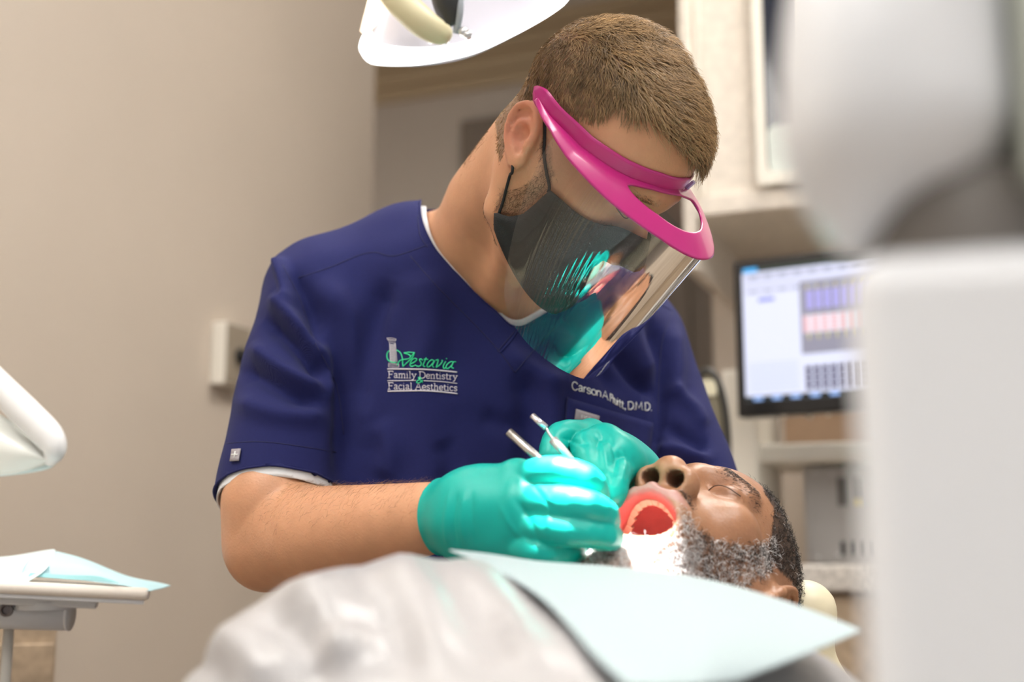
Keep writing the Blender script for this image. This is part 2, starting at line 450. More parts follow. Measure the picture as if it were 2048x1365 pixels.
# louvred troffers in the ceiling
for i, (lx, ly) in enumerate(TROFFERS):
    wherez = ['left of the foreground', 'right of the foreground', 'far left', 'far right', 'outermost left', 'behind the viewer'][i]
    t = empty('ceiling_light', (lx, ly, 2.7), 'louvred fluorescent ceiling light, ' + wherez, 'ceiling light', 'louvred ceiling lights')
    fr = [box_geo(np.array([lx, ly, 2.675]) + U3 * sx * .30, RAX, (.015, .615, .025)) for sx in (-1, 1)] + \
         [box_geo(np.array([lx, ly, 2.675]) + V3 * sy * .60, RAX, (.30, .015, .025)) for sy in (-1, 1)]
    mesh_obj('frame', *join_geo(fr), M_white, t, smooth=False)
    lv = box_geo(np.zeros(3), RAX, (.28, .0015, .012)); lvm = None
    for k in range(15):
        c = np.array([lx, ly, 2.632]) + V3 * (k - 7) * .078
        if lvm is None: lvo = mesh_obj('louvre', *lv, M_white, None, smooth=False); lvm = lvo.data
        else: lvo = bpy.data.objects.new('louvre', lvm); COL.objects.link(lvo)
        lvo.location = Vector(c); lvo.parent = t; lvo.matrix_parent_inverse = Matrix.Translation(-t.location)

# ================================================================== CABINET WALL ON THE RIGHT
C0 = np.array([*A(1372, 500, 2.35)[:2], 0])           # front left corner of the wall unit
def cab(u0, v0, z): return C0 + U3 * u0 + V3 * v0 + Z3 * z
wr = struct(box('wall_right', cab(1.28, .44, 1.35), (1.32, .05, 1.35), M_wall, ax=RAX), 'beige wall behind the cabinets')
zb = A(1385, 440, 2.36)[2]                             # underside of the upper cabinet
ze = A(1374, 548, 2.36)[2]                             # bottom of the end panel
uc = empty('upper_cabinet', cab(0, .2, zb), 'cream speckled wall cabinet with an oblong dark window', 'cabinet')
box('body', cab(.87, .19, (zb + 2.45) / 2), (.85, .18, (2.45 - zb) / 2), M_lam, uc, ax=RAX)
box('end_panel', cab(.012, .175, (ze + 2.45) / 2), (.012, .195, (2.45 - ze) / 2), M_lam, uc, ax=RAX, bevel=.004)
box('face_frame', cab(.87, .002, zb + .02), (.85, .008, .02), M_lam, uc, ax=RAX, bevel=.003)
def upx(u, v, depth=2.33):                              # pixel on the cabinet front plane -> (u along front, z)
    d = FW + (u - 1024) / FPX * RT + (682.5 - v) / FPX * UP; o = CAM
    t = ((C0 - o) @ V3) / (d @ V3); p = o + d * t; return (p - C0) @ U3, p[2]
def rrect(u0, u1, z0, z1, r, n=6):
    out = []
    for (cx, cz, a0) in ((u1 - r, z1 - r, 0), (u0 + r, z1 - r, 90), (u0 + r, z0 + r, 180), (u1 - r, z0 + r, 270)):
        for k in range(n + 1):
            a = math.radians(a0 + 90 * k / n); out.append((cx + r * math.cos(a), cz + r * math.sin(a)))
    return out
def ring_panel(name, outer, inner, v0, v1, m, parent):
    n = len(outer); V = [cab(a, v0, b) for a, b in outer] + [cab(a, v0, b) for a, b in inner] + [cab(a, v1, b) for a, b in outer] + [cab(a, v1, b) for a, b in inner]
    Fc = []
    for i in range(n):
        j = (i + 1) % n
        Fc += [(i, j, n + j, n + i), (2 * n + i, 3 * n + i, 3 * n + j, 2 * n + j), (i, 2 * n + i, 2 * n + j, j), (n + i, n + j, 3 * n + j, 3 * n + i)]
    return mesh_obj(name, V, Fc, m, parent, smooth=False)
def fill_panel(name, pts, v0, v1, m, parent):
    n = len(pts); V = [cab(a, v0, b) for a, b in pts] + [cab(a, v1, b) for a, b in pts]
    Fc = [tuple(range(n)), tuple(range(2 * n - 1, n - 1, -1))] + [(i, i + n, (i + 1) % n + n, (i + 1) % n) for i in range(n)]
    return mesh_obj(name, V, Fc, m, parent, smooth=False)
(wu0, _), (wu1, _) = upx(1532, 200), upx(1608, 200); (_, wz0) = upx(1545, 352)
(fu0, _), (fu1, _) = upx(1513, 200), upx(1628, 200); (_, fz0) = upx(1530, 376)
wg = film_mat('cabinet_glass', (.25, .27, .3), .9)
fr_ = ring_panel('window_frame', rrect(fu0, fu1, fz0, 2.3, .012), rrect(wu0, wu1, wz0, 2.27, .02), -.022, 0, M_cream, uc)
fill_panel('glass_pane', rrect(wu0, wu1, wz0, 2.27, .02), -.006, -.004, mat('dark_glass', (.02, .025, .04), .08, spec=.6), uc)
# items seen in the oblong window: pale sheet at the bottom
(_, pz1) = upx(1545, 255)
fill_panel('sheet', rrect(wu0 + .003, wu1 - .003, wz0 + .004, pz1, .015), -.010, -.008, mat('pale_green_paper', (.62, .67, .63), .5), uc)
box('door_edge', cab(.035, -.006, (zb + 2.45) / 2 + .02), (.004, .004, (2.45 - zb) / 2 - .02), M_cream, uc, ax=RAX, bevel=.002)
(g0, _) = upx(1768, 30)
box('door_gap', cab(g0, -.001, (zb + 2.45) / 2 + .02), (.003, .002, (2.45 - zb) / 2 - .02), M_dark, uc, ax=RAX)
# base cabinet + speckled counter
cz = .925
bc = empty('base_cabinet', cab(.9, .1, 0), 'tan laminate base cabinet under the speckled counter', 'cabinet')
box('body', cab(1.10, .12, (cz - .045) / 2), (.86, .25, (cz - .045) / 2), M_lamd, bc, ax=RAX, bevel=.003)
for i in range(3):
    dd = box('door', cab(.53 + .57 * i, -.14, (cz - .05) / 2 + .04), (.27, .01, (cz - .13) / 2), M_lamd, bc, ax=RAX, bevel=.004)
    tube('handle', [cab(.66 + .57 * i, -.153, .70), cab(.66 + .57 * i, -.175, .705), cab(.66 + .57 * i, -.175, .795), cab(.66 + .57 * i, -.153, .80)], .005, M_steel, dd, 8)
ct = box('countertop', cab(1.10, .11, cz - .0225), (.88, .28, .0225), mat('speckled_stone_counter', (.62, .58, .53), .35, var=.32, vscale=150), ax=RAX, bevel=.006)
tag(ct, 'pale speckled stone countertop behind the reclining patient', 'countertop')
# monitor
mL = A(1463, 525, 2.1); mLb = A(1476, 836, 2.1); mnx = nrm(U3 * .985 - V3 * .17); mny = np.cross(Z3, mnx)
mh = (mL - mLb)[2]; mz = (mL[2] + mLb[2]) / 2; mw = .50; mp = np.array([(mL[0] + mLb[0]) / 2, 2.1, mz]) + mnx * mw / 2
MAX_ = [mnx, mny, Z3]
mo = empty('monitor', mp - Z3 * mh / 2, 'black framed computer monitor showing a dental chart', 'monitor')
box('bezel', mp + mny * .018, (mw / 2, .018, mh / 2), M_black, mo, ax=MAX_, bevel=.005)
def scr(x0, x1, y0, y1, d, name, col, e):              # screen-space fractions from the top left corner
    iw, ih = mw - .034, mh - .04
    c = mp + mnx * (-iw / 2 + iw * (x0 + x1) / 2) + Z3 * (ih / 2 - ih * (y0 + y1) / 2 + .005) - mny * d
    m = mat('screen_%s' % name, tuple(c * .25 for c in col), .3, emit=e, ecol=col)
    return box_geo(c, MAX_, (iw * (x1 - x0) / 2, .0002, ih * (y1 - y0) / 2)), m
def screen_part(name, rects, d, cname, col, e, parent):
    gs = [scr(*r, d, cname, col, e) for r in rects]; return mesh_obj(name, *join_geo([g[0] for g in gs]), gs[0][1], parent, smooth=False)
sc = screen_part('screen', [(0, 1, 0, 1)], .0006, 'base', (.72, .76, .97), 0.59, mo)
screen_part('title_bar', [(0, 1, 0, .035)], .0012, 'title', (.02, .05, .04), .3, sc)
screen_part('app_icon', [(.005, .06, 0, .033)], .0017, 'icon', (.03, .35, .75), .8, sc)
screen_part('ribbon', [(0.01, .6, .05, .10), (.01, .5, .125, .15), (.01, .205, .17, .20)], .0012, 'ribbon', (.58, .60, .78), 0.56, sc)
screen_part('ribbon_icon', [(.03 + .055 * i, .06 + .055 * i, .06, .09) for i in range(10)] + [(.03 + .055 * i, .055 + .055 * i, .175, .195) for i in range(7)], .0017, 'ricons', (.42, .45, .6), 0.5, sc)
screen_part('selection', [(.06, .12, .235, .262)], .0012, 'sel', (.22, .25, .88), 0.56, sc)
screen_part('list_line', [(.015, .20, .72 + .028 * i, .733 + .028 * i) for i in range(8)], .0012, 'lines', (.62, .68, .86), 0.56, sc)
screen_part('chart_field', [(.215, .99, .15, .68)], .0012, 'field', (.40, .40, .52), 0.37, sc)
screen_part('chart_tooth', [(.24 + .032 * i, .262 + .032 * i, .22 + .028 * j, .243 + .028 * j) for i in range(23) for j in range(5)], .0017, 'bluecells', (.45, .42, .95), 0.56, sc)
screen_part('chart_band', [(.225, .99, .40, .53)], .0017, 'pale', (.82, .80, .9), 0.56, sc)
screen_part('chart_red', [(.225 + .034 * i, .245 + .034 * i, .41 + .03 * j, .432 + .03 * j) for i in range(7) for j in range(4)], .0022, 'red', (.85, .45, .5), 0.56, sc)
screen_part('chart_tick', [(.24 + .034 * i, .248 + .034 * i, .535, .575) for i in range(21)], .0017, 'yellow', (.75, .68, .3), .43, sc)
screen_part('chart_tick', [(.24 + .034 * i, .248 + .034 * i, .18, .21) for i in range(21)], .0017, 'yellow', (.75, .68, .3), 0.43, sc)
screen_part('chart_bars', [(.225 + .03 * i, .248 + .03 * i, .77 + .045 * j, .805 + .045 * j) for i in range(24) for j in range(4)], .0012, 'bars', (.06, .05, .14), .3, sc)
screen_part('taskbar', [(0, 1, .962, 1)], .0012, 'task', (.02, .03, .03), .3, sc)
screen_part('task_icon', [(.03 + .07 * i, .065 + .07 * i, .968, .994) for i in range(5)], .0017, 'ticon', (.25, .4, .75), .8, sc)
tube('mount_arm', [mp + mny * .036, mp + mny * .12, cab(.45, .38, mz)], .02, M_dark, mo, 12, 8)
# sensor holder clips under the monitor
ck = empty('clip_holder', A(1600, 828, 2.08), 'pair of small white clips under the monitor', 'holder')
for (xa, xb) in ((1566, 1612), (1618, 1658)):
    tube('clip', [A(xa, 836, 2.07), A(xa + 6, 820, 2.065), A((xa + xb) / 2, 813, 2.06), A(xb - 8, 817, 2.065), A(xb, 830, 2.07)], .0045, M_cream, ck, 8, 14)
box('rail', A(1612, 812, 2.075), (.05, .004, .006), M_dark, ck, ax=MAX_, bevel=.001)
# upright panel and shelf
s0 = A(1510, 1000, 2.28); up_ = box('upright_panel', np.array([s0[0], s0[1], (cz + A(1500, 760, 2.3)[2]) / 2]), (.028, .12, (A(1500, 760, 2.3)[2] - cz) / 2 - .001), M_cream, ax=RAX, bevel=.003)
tag(up_, 'cream upright panel left of the shelf', 'panel')
shz = A(1600, 908, 2.2)[2]
sh = box('wall_shelf', np.array([*A(1502, 908, 2.2)[:2], shz]) + U3 * .36 + V3 * .15, (.36, .15, .0155), M_cream, ax=RAX, bevel=.004); tag(sh, 'cream shelf above the metal computer case', 'shelf')
bx_ = box('cardboard_box', np.array([*A(1610, 860, 2.33)[:2], shz + .0155 + .046]) + U3 * .055, (.085, .05, .045), mat('brown_card', (.36, .235, .15), .7, var=.08), ax=RAX, bevel=.002); tag(bx_, 'brown box on the cream shelf below the monitor', 'box')
# computer case standing on the counter
pc0 = A(1612, 1100, 2.25); pcz0 = cz; pcz1 = shz - .02
pce = empty('computer_case', (pc0[0], pc0[1], cz), 'grey metal computer case standing on the counter', 'computer')
pcc = np.array([pc0[0], pc0[1], (pcz0 + pcz1) / 2]) + U3 * .11 + V3 * .10
box('case', pcc, (.11, .10, (pcz1 - pcz0) / 2), mat('grey_case_metal', (.50, .48, .46), .4, metal=.3), pce, ax=RAX, bevel=.003)
hgt = pcz1 - pcz0
for k in range(6):
    box('vent_slot', pcc - V3 * .1005 + U3 * (-.045 + .018 * k) + Z3 * (-hgt * .34), (.004, .0015, .012), M_dark, pce, ax=RAX)
for j in range(4):
    for i in range(2):
        box('port', pcc - V3 * .1005 + U3 * (-.042 + .03 * i) + Z3 * (hgt * (.34 - .07 * j)), (.009, .0015, .007), mat('port_grey', (.16, .15, .14), .5) if (i, j) != (1, 3) else mat('port_yellow', (.7, .6, .2), .5), pce, ax=RAX)
for (a, b) in ((-.09, .44), (-.06, .42), (-.09, -.44), (-.055, -.41)):
    lathe('screw', [(.004, 0), (.004, .002), (.002, .003)], pcc - V3 * .1 + U3 * a + Z3 * hgt * b, -V3, M_steel, pce, 10)
# oval black framed glass seen past the doctor's elbow
ov = empty('oval_mirror', A(1425, 940, 2.0), 'tall oval black framed mirror between scrub sleeve and monitor', 'mirror')
oc = A(1418, 880, 2.0); a_, b_ = .030, .112
ring = [oc + nrm(U3) * a_ * math.cos(t) + Z3 * b_ * math.sin(t) for t in np.linspace(0, 2 * math.pi, 40, endpoint=False)]
mesh_obj('frame', *tube_geo(ring, .0065, 8, closed=True), mat('black_frame', (.03, .028, .022), .4), ov)
lathe_pts = [oc + U3 * (a_ - .004) * math.cos(t) + Z3 * (b_ - .004) * math.sin(t) for t in np.linspace(0, 2 * math.pi, 40, endpoint=False)]
mesh_obj('glass', lathe_pts + [p + V3 * .003 for p in lathe_pts], [tuple(range(40)), tuple(range(79, 39, -1))] + [(i, i + 40, (i + 1) % 40 + 40, (i + 1) % 40) for i in range(40)], mat('olive_tinted_glass', (.42, .38, .26), .15, metal=.5), ov, smooth=False)
box('painted_reflection', oc + Z3 * (-.05) - V3 * .004, (.014, .001, .026), mat('green_reflection_paint', (.55, .72, .42), .5), ov, ax=RAX, bevel=.002)  # green reflection in the glass, painted as a thin plate
box('cap', oc + Z3 * .083 - V3 * .004, (.016, .001, .013), mat('cream_card', (.72, .68, .50), .5), ov, ax=RAX, bevel=.002)
tube('stand', [oc - Z3 * b_ + V3 * .004, [*(oc + V3 * .004)[:2], .015]], .007, M_dark, ov, 8)
lathe('stand_base', [(.10, 0), (.10, .008), (.012, .015)], [*(oc + V3 * .004)[:2], 0], (0, 0, 1), M_dark, ov, 28)

# ================================================================== LEFT: TRAY, LAMP HANDLE RING, CABINET
TY = 1.3
tr = empty('instrument_tray', A(150, 1200, TY), 'cream instrument tray on a bracket arm at the left', 'tray')
trz = A(150, 1187, TY)[2]; txr = A(300, 1187, TY)[0]
TX = nrm([1, .29, -.06]); TYv = nrm(np.cross(Z3, TX)); TZ = np.cross(TX, TYv)
tcx = np.array([txr, TY, A(296, 1190, TY)[2]]) - TX * .165 + TYv * .11
box('tray_pan', tcx, (.165, .11, .0065), mat('warm_white_plastic', (.76, .70, .63), .4), tr, ax=[TX, TYv, TZ], bevel=.005)
box('tray_lip', tcx - TZ * .008, (.16, .105, .0025), M_grey, tr, ax=[TX, TYv, TZ], bevel=.001)
bxp = A(60, 1229, TY + .03)
V_, F_ = tube_geo([A(-220, 1222, TY + .03), A(137, 1232, TY + .03)], .0155, 24); b1 = mesh_obj('bracket_tube', V_, F_, M_grey, tr)
mesh_obj('end_cap', *tube_geo([A(137, 1232, TY + .03), A(142, 1232.2, TY + .03)], .0158, 24), M_grey, tr)
box('bracket_plate', A(85, 1203, TY + .03) + U3 * 0, (.055, .03, .0045), M_grey, tr, ax=[TX, TYv, TZ], bevel=.002)
lathe('saddle', [(.03, -.004), (.03, .004), (.026, .007)], A(92, 1212, TY + .03), (0, 0, 1), M_grey, tr, 28)
lathe('screw', [(.0068, 0), (.0068, .003), (.0045, .0035), (.004, .001)], A(14, 1221, TY + .0135), (0, -1, 0), mat('dark_screw', (.16, .14, .14), .4, metal=.6), tr, 20)
tube('support_rod', [A(18, 1252, TY + .05), [*A(10, 1365, TY + .05)[:2], .02]], .0055, mat('pale_rod', (.75, .73, .68), .3), tr, 10)
lathe('rod_base', [(.12, 0), (.12, .012), (.02, .02)], [*A(10, 1365, TY + .05)[:2], 0], (0, 0, 1), M_grey, tr, 28)
# blue crumpled papers on the tray
def paper(name, rows, m, label, seed, n=14, th=.0009):
    """sheet through rows of (u, v, Y) points, resampled, slightly crumpled"""
    G = [smooth_poly([A(*q) for q in r], n) for r in rows]
    G = np.array([smooth_poly(np.array([g[i] for g in G]), n) for i in range(n)]).transpose(1, 0, 2)
    V = G.reshape(-1, 3); V = V + np.outer(lump(V, 70, .0016, seed), [0, 0, 1.])
    Fc = [(j * n + i, j * n + i + 1, (j + 1) * n + i + 1, (j + 1) * n + i) for j in range(n - 1) for i in range(n - 1)]
    o = mesh_obj(name, V, Fc, m, None, mods=[('SOLIDIFY', dict(thickness=th)), ('SUBSURF', dict(levels=1, render_levels=1))]); return tag(o, label, 'paper')
M_pap = mat('pale_blue_paper', (.50, .74, .80), .7, bump=.2, bscale=300, sss=.0)
M_papw = mat('white_blue_paper', (.72, .85, .87), .7, bump=.2, bscale=300)
M_pap2 = mat('aqua_paper', (.33, .66, .70), .7, bump=.2, bscale=300)
paper('paper_sheet', [[(-150, 1168, TY - .03), (-40, 1162, TY - .03), (40, 1176, TY - .03), (50, 1160, TY - .03)], [(-150, 1125, TY + .02), (-40, 1132, TY), (30, 1150, TY), (95, 1136, TY)], [(-150, 1116, TY + .1), (-20, 1115, TY + .1), (60, 1107, TY + .1), (112, 1103, TY + .08)]], M_papw, 'white and pale blue paper curled up at the tray edge', 1)
paper('paper_sheet', [[(40, 1150, TY), (150, 1162, TY), (240, 1172, TY), (300, 1184, TY)], [(60, 1118, TY + .02), (140, 1128, TY + .02), (230, 1150, TY + .02), (320, 1178, TY + .02)], [(112, 1102, TY + .08), (165, 1118, TY + .08), (250, 1155, TY + .08), (346, 1176, TY + .08)]], M_pap, 'light blue paper sheet hanging over the tray corner', 2)
paper('paper_sheet', [[(60, 1148, TY - .008), (120, 1150, TY - .008), (190, 1152, TY - .008), (225, 1162, TY - .008)], [(55, 1156, TY - .01), (120, 1158, TY - .01), (190, 1162, TY - .01), (240, 1168, TY - .01)]], M_pap2, 'darker aqua fold of paper just above the tray rim', 3)
# white ring handle of the far lamp arm
RY = 1.35
rg = empty('lamp_handle', A(0, 950, RY), 'white curved lamp handle shell at the left edge', 'lamp handle')
tube('rim', [A(-60, 715, RY), A(0, 775, RY), A(50, 825, RY), A(95, 870, RY), A(109, 900, RY), A(98, 925, RY + .01)], [.015, .016, .017, .0165, .013, .006], M_white, rg, 16, 24)
gi = [[A(-60, 800, RY + .02), A(20, 840, RY + .02), A(70, 880, RY + .02), A(100, 915, RY + .02)], [A(-60, 860, RY), A(10, 890, RY - .005), A(55, 905, RY - .005), A(95, 922, RY)], [A(-60, 950, RY + .01), A(-10, 952, RY + .01), A(40, 946, RY + .01), A(92, 930, RY + .01)]]
G = np.array([smooth_poly(g, 12) for g in gi]); G = np.array([smooth_poly(G[:, i], 10) for i in range(12)]); Vg = G.reshape(-1, 3)
mesh_obj('shell', Vg, [(i * 10 + j, i * 10 + j + 1, (i + 1) * 10 + j + 1, (i + 1) * 10 + j) for i in range(11) for j in range(9)], mat('pearl_plastic', (.78, .80, .76), .25), rg, mods=[('SOLIDIFY', dict(thickness=.004))])
tube('rear_lip', [A(20, 820, RY + .025), A(75, 875, RY + .025), A(103, 915, RY + .025), A(96, 930, RY + .02), A(50, 940, RY + .02), A(-40, 950, RY + .02)], .0045, mat('clear_grey_blue', (.62, .74, .74), .2), rg, 10, 24)
tube('arm', [A(-60, 760, RY + .02), A(-200, 640, RY + .05), A(-420, 560, RY + .1)], .02, M_white, rg, 14, 10)
# speckled cabinet at the lower left
lcp = A(112, 1300, 1.6); lv_ = nrm([-.365, 1, 0]); lu_ = np.array([lv_[1], -lv_[0], 0]); LAX = [lu_, lv_, Z3]; lcz = A(112, 1246, 1.6)[2]
lcp = lcp * [1, 1, 0]
lc = empty('side_cabinet', lcp - lu_ * .1, 'speckled tan side cabinet below the instrument tray', 'cabinet')
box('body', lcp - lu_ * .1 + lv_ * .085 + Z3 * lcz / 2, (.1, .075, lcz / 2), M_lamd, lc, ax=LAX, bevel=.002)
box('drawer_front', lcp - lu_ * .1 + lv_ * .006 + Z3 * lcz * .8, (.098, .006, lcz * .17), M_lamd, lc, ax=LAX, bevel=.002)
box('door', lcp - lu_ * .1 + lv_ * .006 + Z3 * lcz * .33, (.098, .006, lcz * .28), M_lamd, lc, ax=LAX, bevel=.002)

# ================================================================== FOREGROUND EQUIPMENT COLUMN (right, out of focus)
EY = .36
eq = empty('equipment_column', (A(1890, 1365, EY)[0], EY + .06, 0), 'blurred pale grey dental equipment column in the right foreground', 'equipment')
M_eq = mat('satin_grey_white', (.74, .76, .79), .38)
xl = A(1712, 900, EY)[0]; zt = A(1900, 500, EY)[2]
ev = nrm([.30, 1, 0]); eu = np.array([ev[1], -ev[0], 0]); EAX = [eu, ev, Z3]        # the column is turned a little towards the room
box('post', np.array([xl, EY, 0]) + eu * .07 + ev * .06 + Z3 * zt / 2, (.07, .06, zt / 2), M_eq, eq, ax=EAX, bevel=.012, seg=4)
xl2 = A(1556, 300, EY)[0]; zb2 = A(1800, 345, EY)[2]; xr2 = A(2012, 300, EY)[0]
hc = np.array([(xl2 + xr2) / 2, EY + .07, zb2 + .045]); hw = (xr2 - xl2) / 2
hc = np.array([xl2, EY, zb2 + .045]) + eu * hw + ev * .045
ops = [rbox(hc + eu * .004, EAX, (hw - .004, .045, .045), .022, .01), ell(hc - eu * .012 - Z3 * .012, (hw - .012, .045, .05), .02, rot=np.stack(EAX, 1))]
Vh, Qh = sdf_mesh(ops, hc - [hw + .02, .1, .09], hc + [hw + .02, .1, .09], .0035); mesh_obj('joint_housing', Vh, Qh, M_eq, eq)
lathe('joint_collar', [(.030, 0), (.030, .02), (.026, .03)], hc * [1, 1, 0] + eu * .02 + Z3 * (zt - .002), (0, 0, 1), mat('gap_shade_collar', (.16, .145, .13), .5), eq, 32)  # collar coloured dark to carry the shade of the gap below the housing
box('side_plate', hc + eu * (hw + .006), (.005, .04, .05), mat('grey_green_plate', (.45, .48, .42), .4), eq, ax=EAX, bevel=.002)
box('arm', hc + eu * (hw + .09), (.08, .035, .04), M_eq, eq, ax=EAX, bevel=.012, seg=3)

# ================================================================== OPERATORY LAMP (top)
LY = .98
lp = empty('operatory_lamp', A(930, 0, LY), 'bright operatory lamp with white dish and cream arm above the patient', 'lamp')
M_dish = mat('lamp_dish_white', (.42, .41, .46), .2, emit=.08, ecol=(.93, .92, 1.0))
M_rimg = mat('lamp_clear_shield', (.93, .93, .95), .15, emit=1.3, ecol=(1, 1, 1))
rim = smooth_poly([A(738, 82, LY - .02), A(737, 112, LY - .03), A(770, 126, LY - .035), A(850, 127, LY - .03), A(940, 110, LY - .02), A(1030, 68, LY), A(1100, 26, LY + .01), A(1136, -8, LY + .02), A(1150, -40, LY + .03)], 40)
topc = A(900, -150, LY + .04)
rows = []
for t in np.linspace(0, 1, 12):
    bulge = math.sin(t * math.pi) * .018
    rows.append(rim * (1 - t) + (topc + (rim - rim.mean(0)) * .35) * t + np.array([0, -.3, 1]) * bulge * 0)
Vd = np.array(rows).reshape(-1, 3)
Fd = [(i * 40 + j, i * 40 + j + 1, (i + 1) * 40 + j + 1, (i + 1) * 40 + j) for i in range(11) for j in range(39)]
mesh_obj('dish', Vd, Fd, M_dish, lp, mods=[('SOLIDIFY', dict(thickness=.003))])
lowrim = np.array([p + np.array([0, -.006, .004]) for p in rim])
mesh_obj('shield_edge', *tube_geo(lowrim, np.interp(np.linspace(0, 1, 40), [0, .2, .45, .8, 1], [.004, .0095, .006, .0075, .004]), 10), M_rimg, lp)
tube('arm', [A(760, -60, LY - .06), A(800, 0, LY - .065), A(845, 45, LY - .065), A(880, 66, LY - .06), A(892, 62, LY - .055)], [.012, .0125, .012, .0095, .006], mat('cream_arm', (.66, .60, .38), .4), lp, 14, 20)
tube('handle', [A(772, -30, LY - .03), A(745, 30, LY - .035), A(728, 66, LY - .035)], [.012, .007, .004], mat('handle_painted_glow', (.95, .82, .66), .4, emit=.6, ecol=(1, .8, .6)), lp, 12, 12)  # emission stands in for warm lamplight falling on the handle
tube('joint', [A(893, -40, LY - .05), A(896, 10, LY - .05), A(905, 52, LY - .045)], [.015, .012, .007], M_dark, lp, 16, 10)
tube('cable', [A(918, -40, LY - .055), A(920, 20, LY - .055), A(912, 66, LY - .045)], .003, mat('grey_cable', (.35, .38, .42), .4), lp, 8, 10)
for (u, v) in ((862, 80), (890, 84), (926, 66), (936, 72)):
    lathe('bolt', [(.0035, 0), (.0035, .004), (.002, .005)], A(u, v, LY - .045), (0, -1, 0), M_steel, lp, 12)
sp_ = bpy.data.lights.new('lamp_beam', 'SPOT'); sp_.energy = 115; sp_.spot_size = math.radians(16.5); sp_.spot_blend = .3; sp_.shadow_soft_size = .012; sp_.color = (1, .98, .95)
so = bpy.data.objects.new('lamp_beam', sp_); COL.objects.link(so); so.location = Vector(A(1000, 80, LY - .05))
tgt = A(1212, 1060, .965); so.rotation_euler = (Vector(tgt) - so.location).to_track_quat('-Z', 'Y').to_euler(); so.parent = lp; so.matrix_parent_inverse = Matrix.Translation(-lp.location)

